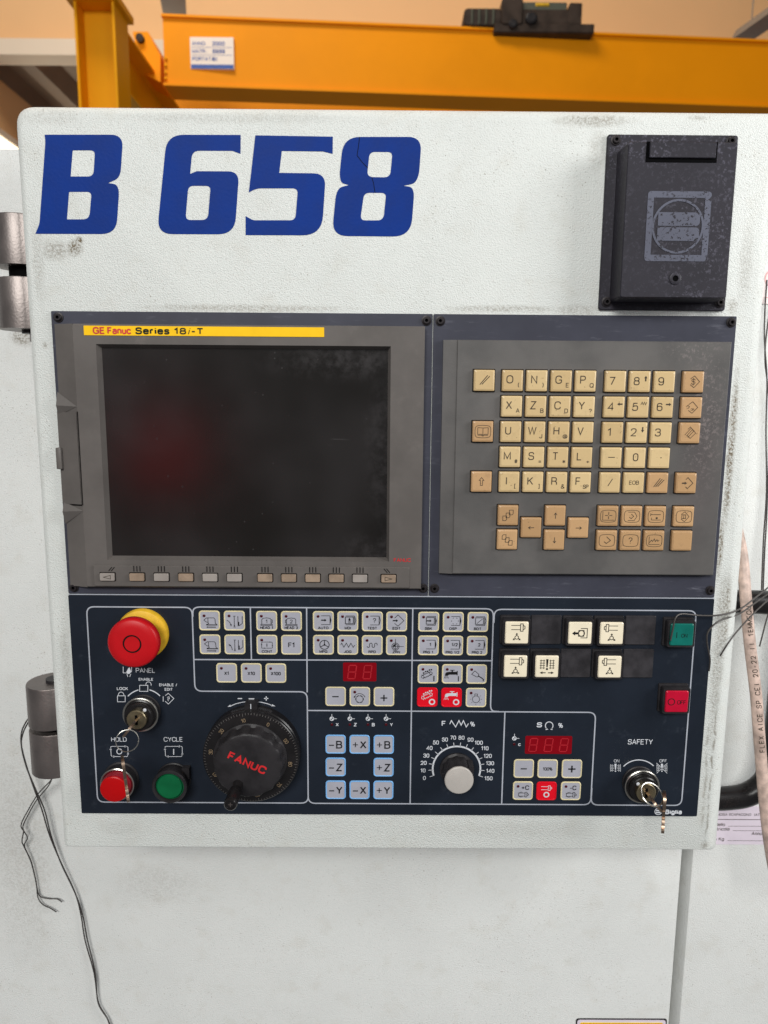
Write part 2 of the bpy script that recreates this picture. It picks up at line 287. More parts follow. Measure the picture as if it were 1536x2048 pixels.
# single-line typeface (cap height 1): width, strokes of (x, y[, corner radius]); a trailing True closes the stroke
def _o(x0, x1, y0, y1, r): return [(x0, y0, r), (x1, y0, r), (x1, y1, r), (x0, y1, r), True]
GL = {
'A': (.70, [[(0, 0), (.35, 1), (.70, 0)], [(.12, .33), (.58, .33)]]), 'B': (.60, [[(0, .53), (0, 1), (.56, 1, .24), (.56, .53, .22), (0, .53)], [(0, .53), (.60, .53, .26), (.60, 0, .26), (0, 0), (0, .53)]]),
'C': (.68, [[(.68, .70), (.65, 1, .30), (0, 1, .42), (0, 0, .42), (.65, 0, .30), (.68, .30)]]), 'D': (.64, [[(0, 0), (.64, 0, .42), (.64, 1, .42), (0, 1), True]]),
'E': (.54, [[(.54, 1), (0, 1), (0, 0), (.54, 0)], [(0, .53), (.48, .53)]]), 'F': (.52, [[(.52, 1), (0, 1), (0, 0)], [(0, .52), (.45, .52)]]),
'G': (.70, [[(.68, .72), (.64, 1, .30), (0, 1, .42), (0, 0, .42), (.70, 0, .36), (.70, .46), (.40, .46)]]), 'H': (.62, [[(0, 0), (0, 1)], [(.62, 0), (.62, 1)], [(0, .53), (.62, .53)]]),
'I': (.02, [[(.01, 0), (.01, 1)]]), 'J': (.46, [[(.46, 1), (.46, 0, .28), (0, 0, .24), (0, .30)]]), 'K': (.62, [[(0, 0), (0, 1)], [(.60, 1), (0, .40)], [(.22, .60), (.62, 0)]]),
'L': (.50, [[(0, 1), (0, 0), (.50, 0)]]), 'M': (.76, [[(0, 0), (0, 1), (.38, .12), (.76, 1), (.76, 0)]]), 'N': (.64, [[(0, 0), (0, 1), (.64, 0), (.64, 1)]]),
'O': (.74, [_o(0, .74, 0, 1, .42)]), 'P': (.58, [[(0, 0), (0, 1), (.58, 1, .26), (.58, .46, .26), (0, .46)]]), 'Q': (.74, [_o(0, .74, 0, 1, .42), [(.46, .26), (.76, -.06)]]),
'R': (.62, [[(0, 0), (0, 1), (.58, 1, .25), (.58, .50, .25), (0, .50)], [(.34, .50), (.60, .40, .16), (.62, 0)]]), 'S': (.60, [[(.58, .74), (.57, 1, .27), (.02, 1, .28), (.02, .54, .20), (.60, .50, .20), (.60, 0, .28), (0, 0, .27), (0, .27)]]),
'T': (.60, [[(0, 1), (.60, 1)], [(.30, 1), (.30, 0)]]), 'U': (.62, [[(0, 1), (0, 0, .34), (.62, 0, .34), (.62, 1)]]), 'V': (.66, [[(0, 1), (.33, 0), (.66, 1)]]),
'W': (.94, [[(0, 1), (.23, 0), (.47, .98), (.71, 0), (.94, 1)]]), 'X': (.64, [[(0, 0), (.62, 1)], [(.02, 1), (.64, 0)]]), 'Y': (.64, [[(0, 1), (.32, .46), (.64, 1)], [(.32, .46), (.32, 0)]]),
'Z': (.60, [[(.02, 1), (.60, 1), (0, 0), (.60, 0)]]),
'0': (.56, [_o(0, .56, 0, 1, .34)]), '1': (.34, [[(0, .76), (.26, 1), (.26, 0)]]), '2': (.56, [[(.02, .72), (.04, 1, .27), (.55, 1, .28), (.54, .55, .2), (0, 0), (.56, 0)]]),
'3': (.56, [[(.01, .76), (.04, 1, .25), (.54, 1, .26), (.54, .54, .22), (.20, .54)], [(.20, .54), (.56, .54, .24), (.56, 0, .27), (.03, 0, .26), (0, .26)]]), '4': (.58, [[(.44, 0), (.44, 1), (0, .28), (.58, .28)]]),
'5': (.56, [[(.52, 1), (.10, 1), (.04, .50), (.14, .62, .1), (.56, .66, .28), (.56, 0, .30), (.02, 0, .26), (0, .25)]]), '6': (.56, [[(.53, .80), (.48, 1, .22), (.02, 1, .34), (.02, 0, .30), (.56, 0, .28), (.56, .62, .28), (.03, .62, .28), (.02, .36)]]),
'7': (.54, [[(0, 1), (.54, 1), (.18, 0)]]), '8': (.56, [_o(.03, .53, .54, 1, .23), _o(0, .56, 0, .54, .25)]), '9': (.56, [[(.03, .20), (.08, 0, .22), (.54, 0, .34), (.54, 1, .30), (0, 1, .28), (0, .38, .28), (.53, .38, .28), (.54, .64)]]),
'a': (.48, [[(.04, .58), (.08, .72, .18), (.48, .72, .20), (.48, 0)], [(.48, .42), (0, .42, .18), (0, 0, .20), (.48, 0, .26), (.48, .3)]]), 'c': (.46, [[(.46, .52), (.44, .72, .2), (0, .72, .28), (0, 0, .28), (.44, 0, .2), (.46, .2)]]),
'd': (.50, [_o(0, .50, 0, .72, .28), [(.50, 1), (.50, 0)]]), 'e': (.50, [[(0, .38), (.50, .38), (.50, .72, .28), (0, .72, .28), (0, 0, .28), (.46, 0, .2), (.49, .18)]]), 'g': (.50, [_o(0, .50, 0, .72, .28), [(.50, .72), (.50, -.27, .22), (.03, -.27, .2), (.02, -.12)]]),
'i': (.02, [[(.01, 0), (.01, .72)], [(.01, .90), (.01, 1)]]), 'l': (.02, [[(.01, 0), (.01, 1)]]), 'n': (.46, [[(0, 0), (0, .72)], [(0, .46), (.02, .72, .2), (.46, .72, .26), (.46, 0)]]), 'o': (.52, [_o(0, .52, 0, .72, .28)]),
'r': (.28, [[(0, 0), (0, .72)], [(0, .44), (.04, .72, .2), (.28, .71)]]), 's': (.44, [[(.43, .54), (.42, .72, .18), (.01, .72, .2), (.01, .38, .14), (.44, .35, .14), (.44, 0, .2), (0, 0, .18), (0, .18)]]), 't': (.26, [[(.10, .95), (.10, 0, .14), (.26, .01)], [(0, .72), (.25, .72)]]),
'u': (.46, [[(0, .72), (0, 0, .26), (.46, 0, .26), (.46, .3)], [(.46, .72), (.46, 0)]]), 'z': (.42, [[(.02, .72), (.42, .72), (0, 0), (.42, 0)]]),
'(': (.16, [[(.16, 1.05), (0, .75, .2), (0, .2, .2), (.16, -.1)]]), ')': (.16, [[(0, 1.05), (.16, .75, .2), (.16, .2, .2), (0, -.1)]]), '[': (.2, [[(.2, 1.05), (0, 1.05), (0, -.1), (.2, -.1)]]), ']': (.2, [[(0, 1.05), (.2, 1.05), (.2, -.1), (0, -.1)]]),
'?': (.46, [[(0, .74), (.02, 1, .24), (.46, 1, .24), (.46, .58, .2), (.22, .50, .1), (.22, .26)], [(.22, .1), (.22, 0)]]), '@': (.9, [_o(0, .9, 0, .9, .45), _o(.28, .62, .26, .64, .17), [(.62, .64), (.64, .24), (.86, .24)]]),
'#': (.66, [[(.2, 0), (.26, 1)], [(.42, 0), (.48, 1)], [(0, .35), (.64, .35)], [(.02, .66), (.66, .66)]]), '=': (.56, [[(0, .3), (.56, .3)], [(0, .6), (.56, .6)]]), '*': (.6, [[(.3, .1), (.3, .9)], [(0, .28), (.6, .72)], [(0, .72), (.6, .28)]]),
'+': (.6, [[(0, .45), (.6, .45)], [(.3, .15), (.3, .75)]]), '-': (.32, [[(0, .42), (.32, .42)]]), '&': (.66, [[(.66, 0), (.12, .75, .1), (.14, 1, .16), (.46, 1, .16), (.44, .72, .1), (0, .4, .2), (0, 0, .26), (.45, 0, .2), (.64, .4)]]),
'%': (.86, [_o(0, .32, .5, 1, .16), _o(.54, .86, 0, .5, .16), [(.2, 0), (.66, 1)]]), '/': (.36, [[(0, -.04), (.36, 1.04)]]), '.': (.02, [[(.01, 0), (.01, .1)]]), ':': (.02, [[(.01, .02), (.01, .12)], [(.01, .58), (.01, .68)]]), ' ': (.30, [])}
def fil_open(pts):
    return fillet([(p[0], p[1], p[2] if (len(p) > 2 and 0 < i < len(pts) - 1) else 0) for i, p in enumerate(pts)], 5)
def glyphs(t, sp=1.0, gap=0.2, mono=None):
    """-> list of (points, closed) and total width"""
    out = []; x = 0.0
    for ch in t:
        w, ss = GL[ch]
        ox = x if mono is None else x + (mono - w) / 2
        for st_ in ss:
            cl = st_[-1] is True; q = st_[:-1] if cl else st_
            q = fillet([(p[0], p[1], p[2] if len(p) > 2 else 0) for p in q], 5) if cl else fil_open(q)
            out.append(([(p[0] + ox, p[1]) for p in q], cl))
        x += (w + gap * sp) if mono is None else mono
    return out, x - (gap * sp if mono is None else 0)

class MB:
    def __init__(s): s.v = []; s.f = []; s.m = []
    def add(s, v, f, m=0):
        b = len(s.v); s.v += [tuple(p) for p in v]; s.f += [tuple(b + i for i in q) for q in f]; s.m += [m] * len(f); return s
    def loft(s, rings, m=0, cap0=False, cap1=True, mc=None):
        n = len(rings[0]); v = [p for r in rings for p in r]; f = []
        for k in range(len(rings) - 1):
            for i in range(n):
                j = (i + 1) % n; f.append((k * n + i, k * n + j, (k + 1) * n + j, (k + 1) * n + i))
        s.add(v, f, m)
        if cap0: s.add(rings[0], [tuple(range(n))[::-1]], m)
        if cap1: s.add(rings[-1], [tuple(range(n))], m if mc is None else mc)
        return s
    def lathe(s, cx, cz, prof, n=40, m=0, cap1=True, cap0=False, mc=None):
        return s.loft([circ(cx, cz, r, h, n) for r, h in prof], m, cap0, cap1, mc)
    def box(s, x0, x1, z0, z1, h0, h1, m=0):
        v = [(x, z, h) for h in (h0, h1) for z in (z0, z1) for x in (x0, x1)]
        return s.add(v, [(0, 1, 3, 2), (4, 6, 7, 5), (0, 4, 5, 1), (2, 3, 7, 6), (0, 2, 6, 4), (1, 5, 7, 3)], m)
    def stroke(s, pts, w, h, m=0, closed=False):
        P = [Vector(p[:2]) for p in pts]; n = len(P); L = []; R_ = []
        for i in range(n):
            a = P[i - 1] if (i > 0 or closed) else None; b = P[(i + 1) % n] if (i < n - 1 or closed) else None
            d1 = (P[i] - a).normalized() if a is not None and (P[i] - a).length > 1e-9 else None
            d2 = (b - P[i]).normalized() if b is not None and (b - P[i]).length > 1e-9 else None
            d1 = d1 or d2; d2 = d2 or d1
            t = d1 + d2; t = t.normalized() if t.length > 1e-6 else d1
            nn = Vector((-t.y, t.x)); k = w / 2 / max(0.45, nn.dot(Vector((-d1.y, d1.x))))
            L.append(P[i] + nn * k); R_.append(P[i] - nn * k)
        v = [(p.x, p.y, h) for p in L] + [(p.x, p.y, h) for p in R_]
        f = [(i, (i + 1) % n, n + (i + 1) % n, n + i) for i in range(n if closed else n - 1)]
        return s.add(v, f, m)
    def fill(s, loops, h, m=0):
        if not isinstance(loops[0], list): loops = [loops]
        fl = [(p[0], p[1], h) for l in loops for p in l]
        t = tessellate_polygon([[Vector((p[0], p[1], 0)) for p in l] for l in loops])
        return s.add(fl, [tuple(q) for q in t], m)
    def slab(s, loops, h0, h1, m=0):
        s.fill(loops, h1, m)
        for l in (loops if isinstance(loops[0], list) else [loops]):
            n = len(l); s.add([(p[0], p[1], h0) for p in l] + [(p[0], p[1], h1) for p in l], [(i, (i + 1) % n, n + (i + 1) % n, n + i) for i in range(n)], m)
        return s
    def text(s, t, x, z, cap, h, m=0, off=0.0, al='C', sx=1.0, rot=0.0, sp=1.0, shear=0.0, fit=None):
        wt = (0.125 + off * 2.6) * cap; g, W_ = glyphs(t, sp, 0.2 + off * 2.6)
        k = sx * cap if fit is None else fit / W_
        ox = {'C': -W_ / 2, 'L': 0.0, 'R': -W_}[al]; ca, sa = math.cos(math.radians(rot)), math.sin(math.radians(rot))
        for i, (q, cl) in enumerate(g):
            P = []
            for a, b in q:
                # ends of open strokes reach half a stroke further, as in cut lettering
                u = (a + ox + shear * b) * k; w = (b - 0.5) * (cap - wt); P.append((x + u * ca - w * sa, z + u * sa + w * ca))
            s.stroke(P, wt, h + 0.004 * (i % 5), m, cl)
        return s
    def tube(s, path, r, n=10, m=0, cap=True):
        """path: (x, z, h) points, r number or list"""
        P = [Vector(p) for p in path]; N = len(P); rr = r if isinstance(r, (list, tuple)) else [r] * N
        rings = []; up = Vector((0, 0, 1)); prev = None
        for i in range(N):
            t = (P[min(i + 1, N - 1)] - P[max(i - 1, 0)]).normalized()
            if prev is None:
                a = t.cross(up); a = a if a.length > 1e-3 else t.cross(Vector((1, 0, 0))); a.normalize()
            else:
                a = prev - t * prev.dot(t); a.normalize()
            prev = a; b = t.cross(a)
            rings.append([tuple(P[i] + (a * math.cos(2 * math.pi * k / n) + b * math.sin(2 * math.pi * k / n)) * rr[i]) for k in range(n)])
        return s.loft(rings, m, cap, cap)
    def mesh(s, name, mats, org=(0, 0, 0), smooth=35.0):
        me = bpy.data.meshes.new(name); o = Vector(org)
        vs = []
        for p in s.v:
            q = Vector(p) - o; vs.append((q.x / 1000, -q.z / 1000, q.y / 1000))
        me.from_pydata(vs, [], s.f); me.validate()
        for t in (mats if isinstance(mats, (list, tuple)) else [mats]): me.materials.append(M[t] if isinstance(t, str) else t)
        if len(me.polygons) == len(s.m): me.polygons.foreach_set('material_index', s.m)
        bm = bmesh.new(); bm.from_mesh(me)
        bmesh.ops.remove_doubles(bm, verts=bm.verts, dist=1e-7)
        bmesh.ops.recalc_face_normals(bm, faces=bm.faces)
        if smooth:
            for f in bm.faces: f.smooth = True
            for e in bm.edges:
                if len(e.link_faces) == 2:
                    try: e.smooth = e.calc_face_angle() < math.radians(smooth)
                    except ValueError: e.smooth = False
        bm.to_mesh(me); bm.free(); return me
    def put(s, name, mats, parent=None, org=(0, 0, 0), smooth=35.0, **kw):
        return place(name, s.mesh(name, mats, org, smooth), parent, org, **kw)
def spline(pts, n=8):
    P = [Vector(p) for p in pts]; out = []
    for i in range(len(P) - 1):
        a, b, c, d = P[max(i - 1, 0)], P[i], P[i + 1], P[min(i + 2, len(P) - 1)]
        for k in range(n):
            t = k / n
            out.append(0.5 * ((2 * b) + (c - a) * t + (2 * a - 5 * b + 4 * c - d) * t * t + (3 * b - a - 3 * c + d) * t ** 3))
    out.append(P[-1]); return [tuple(p) for p in out]

# ================================================================== SETTING: hall behind (metres -> mm)
def bp(px, py, y):  # photograph ray at world depth y (m) -> panel mm triple
    x, z = pm(px, py, -y * 1000); return x, z, -y * 1000
b = MB(); b.box(-9000, 9000, 8000, 8200, -6200, 2000); b.put('hall_ceiling', 'peach', kind='structure')
# lower bay: fascia beam, ribbed roof sheet, gable wall with a bright window strip
x0, z0, _ = bp(0, 76, 6.0); x1, z1, _ = bp(150, 110, 6.0)
b = MB(); b.box(-9000, 9000, z0 - 40, 8500, -6400, -6200); b.put('hall_wall', 'peach', kind='structure')
b = MB(); b.box(-6000, 9000, z1, z0, -6198, -6000); b.put('fascia_beam', 'fascia', kind='structure')
b = MB(); zr = z1 + 5; prof = []; xx = -6000
while xx < 4000:
    prof += [(xx, zr + 170), (xx + 170, zr + 170), (xx + 260, zr + 20), (xx + 390, zr + 20), (xx + 480, zr + 170)]; xx += 500
v = [(p[0], p[1], h) for h in (-6190, -12000) for p in prof]; n = len(prof)
b.add(v, [(i, i + 1, n + i + 1, n + i) for i in range(n - 1)]); b.put('roof_sheet', 'roof', kind='structure', smooth=0)
b = MB(); b.box(-9000, 9000, -2000, 3600, -12200, -12000); b.put('end_wall', 'roof', kind='structure')
_d = CR * ((0 - 768) / FPX) - CU * ((165 - 1024) / FPX) + CF; _t = (z1 + 20) / _d.z; SWX = _d.x * _t
_d = CR * ((0 - 768) / FPX) - CU * ((263 - 1024) / FPX) + CF; _t = SWX / _d.x; SWZ = _d.z * _t
b = MB(); b.box(SWX - 170, SWX, -1500, z1 + 190, -11900, -6000); b.put('side_wall', 'peach', kind='structure')
wn = empty('hall_window', SWX + 10, 900, -7800, 'bright strip window low in the side wall at far left', 'window')
MB().box(SWX + 1, SWX + 22, 900, SWZ - 60, -11000, -6300).put('pane', 'winpane', wn, (SWX + 10, 900, -7800), smooth=0)
MB().box(SWX + 1, SWX + 45, SWZ - 58, SWZ, -11000, -6300).put('frame', 'fascia', wn, (SWX + 10, 900, -7800), smooth=0)

# ================================================================== crane
crane = empty('bridge_crane', 0, 1500, -4100, 'orange overhead crane girder spanning the hall behind the white cabinet', 'crane')
def obeam(x0, x1, z0, z1, d0, d1, hl, mb=None):
    return (mb or MB()).box(x0, x1, z0, z1, d0, d1)
# girder front face corners from the photograph; right end a little farther
Lx, Lt, _ = bp(325, 35, 4.0); _, Lb, _ = bp(325, 168, 4.0); 
yr = 4.27
Rx, Rt, _ = bp(1700, 92, yr)
b = MB(); w = 170
dv = Vector((Rx - Lx, -(yr - 4.0) * 1000)).normalized(); nv = Vector((dv.y, -dv.x)) * 1.0   # in (x, h)
nv = Vector((-0.0, -1.0))
for_v = [(Lx, Lb, -4000), (Rx, Lb, -yr * 1000), (Rx, Lt, -yr * 1000), (Lx, Lt, -4000)]
back = [(p[0], p[1], p[2] - w) for p in for_v]
b.add(for_v + back, [(0, 1, 2, 3), (7, 6, 5, 4), (0, 4, 5, 1), (3, 2, 6, 7), (0, 3, 7, 4), (1, 5, 6, 2)])
b.put('girder', 'orange', crane, (0, 1500, -4100), smooth=0)
b = MB()
for (za_, zb_, o) in ((Lt, Lt + 14, 18), (Lb - 14, Lb, 18)):
    q = [(Lx - 4, za_, -4000 + o), (Rx, za_, -yr * 1000 + o), (Rx, zb_, -yr * 1000 + o), (Lx - 4, zb_, -4000 + o)]
    k = [(p[0], p[1], p[2] - w - 2 * o) for p in q]
    b.add(q + k, [(0, 1, 2, 3), (7, 6, 5, 4), (0, 4, 5, 1), (3, 2, 6, 7), (0, 3, 7, 4), (1, 5, 6, 2)])
b.put('flange', 'orange', crane, (0, 1500, -4100), smooth=0)
b = MB(); zq = bp(400, 250, 5.1)[1]; zq2 = bp(400, 120, 5.1)[1]; q = [(Lx - 250, zq, -5100), (Rx + 500, zq, -5400), (Rx + 500, zq2, -5400), (Lx - 250, zq2, -5100)]
k = [(p[0], p[1], p[2] - w) for p in q]
b.add(q + k, [(0, 1, 2, 3), (7, 6, 5, 4), (0, 4, 5, 1), (3, 2, 6, 7), (0, 3, 7, 4), (1, 5, 6, 2)])
b.put('girder', 'orange', crane, (0, 1500, -4100), smooth=0)
# end carriage between the girder and the runway
a0 = bp(270, 70, 4.1); a1 = bp(300, 70, 4.1); a2 = bp(325, 118, 4.1); a3 = bp(325, 170, 4.1); a4 = bp(285, 150, 4.1)
b = MB(); b.slab([(p[0], p[1]) for p in (a0, a1, a2, a3, a4)], -4300, -4060); b.put('end_carriage', 'orange', crane, (0, 1500, -4100), smooth=0)
b = MB(); c0 = bp(281, 78, 4.05)
b.lathe(c0[0], c0[1], [(24, -4060), (24, -4030), (10, -4028)], 16); b.put('buffer', 'dark_mach', crane, (0, 1500, -4100))
for (bx_, by_) in ((332, 118), (332, 132), (332, 146), (332, 158)):
    c0 = bp(bx_, by_, 4.0); MB().lathe(c0[0], c0[1], [(9, -4006), (9, -3990), (6, -3987)], 6).put('bolt', 'orange_d', crane, (0, 1500, -4100), smooth=20)
# capacity sign on the girder
GH = -4000 - 270.0 * (bp(423, 103, 4.0)[0] - Lx) / (Rx - Lx) + 6; sgn = bp(423, 103, 3.99); s0 = bp(378, 71, 3.99); s1 = bp(467, 136, 3.99)
cs = empty('capacity_sign', sgn[0], sgn[1], GH + 10, 'small white sign with blue footer on the orange girder', 'sign')
b = MB(); b.box(s0[0], s1[0], s1[1], s0[1], GH - 12, GH + 5); b.put('board', 'signwhite', cs, sgn, smooth=0)
b = MB(); hh = s0[1] - s1[1]; b.box(s0[0] + 3, s1[0] - 3, s1[1] + 2, s1[1] + hh * 0.14, GH - 2, GH + 7); b.put('footer', 'signblue', cs, sgn, smooth=0)
b = MB()
for i, (t, n_) in enumerate((('ANNO:', '2000'), ('MATR.:', '9999'), ('PORTATA:', '5t'))):
    zz = s0[1] - hh * (0.2 + 0.24 * i); b.text(t, s0[0] + 14, zz, hh * 0.12, GH + 6, al='L', off=0.02); b.text(n_, s0[0] + (s1[0] - s0[0]) * 0.52, zz, hh * 0.13, GH + 6, al='L', off=0.03)
for i in (1, 2): b.stroke([(s0[0] + 10, s0[1] - hh * (0.08 + 0.24 * i)), (s1[0] - 10, s0[1] - hh * (0.08 + 0.24 * i))], 2, GH + 5.8)
b.put('lettering', 'signblue', cs, sgn, smooth=0)
# hoist motor on top of the girder
hz = empty('hoist_motor', *bp(1045, 60, 4.15), 'black hoist motor with ribbed casing sitting on the orange girder', 'hoist')
ho = bp(1045, 60, 4.15)
def hbox(name, x0, y0, x1, y1, d0, d1, mat, bev=6):
    p = bp(x0, y0, 4.15); q = bp(x1, y1, 4.15); w_, h_ = q[0] - p[0], p[1] - q[1]; cx, cz = (p[0] + q[0]) / 2, (p[1] + q[1]) / 2
    MB().loft([rrect(cx, cz, w_, h_, bev, -d1), rrect(cx, cz, w_, h_, bev, -d0 - 8), rrect(cx, cz, w_ - 12, h_ - 12, bev, -d0)], 0, True).put(name, mat, hz, ho)
hbox('base_frame', 985, 57, 1182, 78, 4080, 4330, 'dark_mach')
hbox('motor', 926, 26, 1000, 62, 4090, 4300, 'dark_mach', 26)
hbox('gearbox', 1000, 10, 1040, 62, 4070, 4320, 'dark_mach', 12)
hbox('drum', 1038, 28, 1135, 60, 4090, 4300, 'dark_mach', 12)
hbox('drum_cover', 1036, 12, 1130, 32, 4100, 4290, 'steelgrey', 10)
hbox('end_plate', 1134, 17, 1157, 62, 4080, 4310, 'dark_mach', 8)
hbox('marking', 1068, 15, 1095, 22, 4092, 4100, 'estop_yellow', 2)
for k in range(4): hbox('fin', 940 + 14 * k, 28, 944 + 14 * k, 60, 4080, 4090, 'steelgrey', 1)
for (px_, py_, r_) in ((1062, 38, 16), (1025, 50, 12)):
    c0 = bp(px_, py_, 4.08); MB().lathe(c0[0], c0[1], [(r_ * 2.2, -4090), (r_ * 2.2, -4060), (r_ * 1.5, -4052)], 20).put('pulley', 'black', hz, ho)
# crane column (H section seen into its web)
c0 = bp(148, 0, 3.0); c1 = bp(229, 0, 3.0)
xl, xr = c0[0], c1[0]; colm = empty('crane_column', (xl + xr) / 2, 500, -3000, 'yellow steel H-section column left of the girder', 'column')
zt = bp(190, 4, 3.0)[1]
og = ((xl + xr) / 2, 500, -3000)
MB().box(xl, xl + 12, -1300, zt, -3170, -2990).put('flange', 'orange_d', colm, og, smooth=0)
MB().box(xr - 12, xr, -1300, zt, -3170, -2990).put('flange', 'orange_d', colm, og, smooth=0)
MB().box(xl + 12, xr - 12, -1300, zt, -3090, -3076).put('web', 'orange_d', colm, og, smooth=0)
MB().box(xl - 30, xr + 20, zt, zt + 30, -3200, -2960).put('head_plate', 'orange_d', colm, og, smooth=0)
# runway beam running away from the camera
def at_x(px, py, x):      # where the ray of a photograph pixel meets the vertical plane x (mm) -> z, h
    d = CR * ((px - 768) / FPX) - CU * ((py - 1024) / FPX) + CF
    t = x / d.x; return d.z * t, 600.0 - d.y * t
def at_z(px, py, z):
    d = CR * ((px - 768) / FPX) - CU * ((py - 1024) / FPX) + CF
    t = z / d.z; return d.x * t, 600.0 - d.y * t
RX = -1390.0; zb_ = at_x(276, 208, RX)[0]; zt_ = at_x(325, 165, RX)[0]
rb = empty('runway_beam', RX - 100, zb_, -4000, 'yellow runway beam running back beside the crane column', 'beam'); og = (RX - 100, zb_, -4000)
MB().box(RX - 200, RX, zb_, zb_ + 16, -9000, -3420).put('flange', 'orange_d', rb, og, smooth=0)
MB().box(RX - 108, RX - 92, zb_ + 16, zt_ - 16, -9000, -3420).put('web', 'orange_d', rb, og, smooth=0)
MB().box(RX - 200, RX, zt_ - 16, zt_, -9000, -3420).put('flange', 'orange_d', rb, og, smooth=0)
# hanging lamps
def lamp(px0, py0, px1, py1, y0, y1, label):
    a = Vector(bp(px0, py0, y0)); c = Vector(bp(px1, py1, y1)); o = tuple((a + c) / 2)
    t = empty('hanging_lamp', *o, label, 'lamp', 'hanging hall lamps')
    d = (c - a).normalized(); s_ = d.cross(Vector((0, 1, 0))).normalized(); up = Vector((0, 1, 0))
    prof = [(-90, 0), (-60, 70), (60, 70), (90, 0)]
    r0 = [tuple(a + s_ * x + up * z) for x, z in prof]; r1 = [tuple(c + s_ * x + up * z) for x, z in prof]
    MB().loft([r0, r1], 0, True, True).put('housing', 'lampgrey', t, o, smooth=0)
    MB().tube([tuple(a + d * 150), tuple(a + d * 150 + up * 2500)], 5, 6).put('suspension_wire', 'lampgrey', t, o)
    MB().tube([tuple(c - d * 100), tuple(c - d * 100 + up * 2500)], 5, 6).put('suspension_wire', 'lampgrey', t, o)
lamp(350, 33, 338, -60, 5.6, 4.2, 'grey hanging lamp housing above the sign end of the girder')
lamp(1484, 80, 1560, 28, 5.8, 5.2, 'grey lamp on wires above the far right of the girder')

# ================================================================== machine sheets behind the cabinet
HB = -130.0
ztop = pm(15, 292, HB)[1]
xg0 = pm(1366, 1705, HB)[0]; xg1 = pm(1387, 1705, HB)[0]; xg0b = pm(1340, 2048, HB)[0]
md = empty('machine_door_sheet', -50, -1000, HB, 'white wrinkle-painted machine sheet below and left of the cabinet', 'machine panel')
def sheet(xs, z0, z1, h0, h1, r):
    x0a, x0b, x1a, x1b = xs  # bottom/top x
    b = MB(); st = []
    for (ins, hh) in ((0, h0), (0, h1 - r), (r * 0.3, h1 - r * 0.3), (r, h1)):
        st.append([(x0a + ins, z0, hh), (x1a - ins, z0, hh), (x1b - ins, z1 - ins, hh), (x0b + ins, z1 - ins, hh)])
    return b.loft(st, 0, True, True)
sheet((-900, -900, 344.5, 344.5), -1100, ztop, HB - 60, HB, 9).put('sheet', 'mach_white', md, (-50, -1000, HB))
mc = empty('machine_cover_sheet', 600, -1000, HB, 'bright white machine sheet right of the cabinet and gap', 'machine panel')
sheet((352.5, 352.5, 1300, 1300), -1100, 236, HB - 60, HB, 7).put('sheet', 'mach_white', mc, (600, -1000, HB))
MB().box(330, 372, -1090, 200, HB - 75, HB - 34).put('gap_gasket', 'steelgrey', mc, (600, -1000, HB), smooth=0)
# labels stuck on the sheets
lx, lz = pm(1424, 1622, HB); lx2, lz2 = pm(1424, 1688, HB)
st = empty('data_label', lx + 40, lz2, HB, 'pale lilac printed data label on the sheet beneath the black handle', 'label')
MB().box(lx - 60, lx + 110, lz2, lz + 6, HB, HB + 0.6).put('paper', 'sticker', st, (lx + 40, lz2, HB), smooth=0)
b = MB(); H_ = HB + 0.9
for (t, px_, py_, c_) in (('A. INCISA SCAPACCINO  (AT)', 1424, 1628, 3.0), ('Modello', 1449, 1648, 4.0), ('Matricola', 1458, 1657, 4.0), ('Anno di costruzione', 1503, 1666, 4.0), ('Peso Kg', 1447, 1677, 4.0)):
    x_, z_ = pm(px_, py_, HB)
    if t[0] == 'A': b.text(t, x_, z_, c_, H_, al='L', sp=1.15)
    else: b.text(t, x_, z_, c_, H_, al='R', sp=1.15); b.stroke([(x_ + 4, z_ - 2), (lx + 106, z_ - 2)], 0.4, H_)
z_ = pm(1450, 1638, HB)[1]; b.stroke([(lx - 58, z_), (lx + 108, z_)], 0.7, H_); b.put('lettering', 'print_grey', st, (lx + 40, lz2, HB), smooth=0)
wx, wz = pm(1220, 2044, HB); wx2, wz2 = pm(1334, 2037, HB)
ws = empty('warning_sticker', (wx + wx2) / 2, wz2 - 60, HB, 'yellow warning sticker with dark edge low on the machine sheet', 'sticker')
MB().loft([rrect((wx + wx2) / 2 - 20, wz2 - 62, wx2 - wx + 40, 124, 3, HB), rrect((wx + wx2) / 2 - 20, wz2 - 62, wx2 - wx + 40, 124, 3, HB + 0.5)]).put('border', 'print_black', ws, ((wx + wx2) / 2, wz2 - 60, HB))
MB().loft([rrect((wx + wx2) / 2 - 20, wz2 - 62, wx2 - wx + 37, 121, 3, HB + 0.5), rrect((wx + wx2) / 2 - 20, wz2 - 62, wx2 - wx + 37, 121, 3, HB + 0.8)]).put('margin', 'sticker', ws, ((wx + wx2) / 2, wz2 - 60, HB))
MB().loft([rrect((wx + wx2) / 2 - 20, wz2 - 64, wx2 - wx + 31, 118, 2, HB + 0.8), rrect((wx + wx2) / 2 - 20, wz2 - 64, wx2 - wx + 31, 118, 2, HB + 1.1)]).put('yellow_field', 'yellow_strip', ws, ((wx + wx2) / 2, wz2 - 60, HB))
sx_, sz_ = pm(1527, 530, HB); _, sz2 = pm(1527, 608, HB)
sg = empty('small_notice', sx_ + 25, sz2, HB, 'small pinkish notice at the right edge above the thin wires', 'notice')
MB().box(sx_, sx_ + 55, sz2, sz_, HB, HB + 1.5).put('plate', 'sticker_red', sg, (sx_ + 25, sz2, HB), smooth=0)
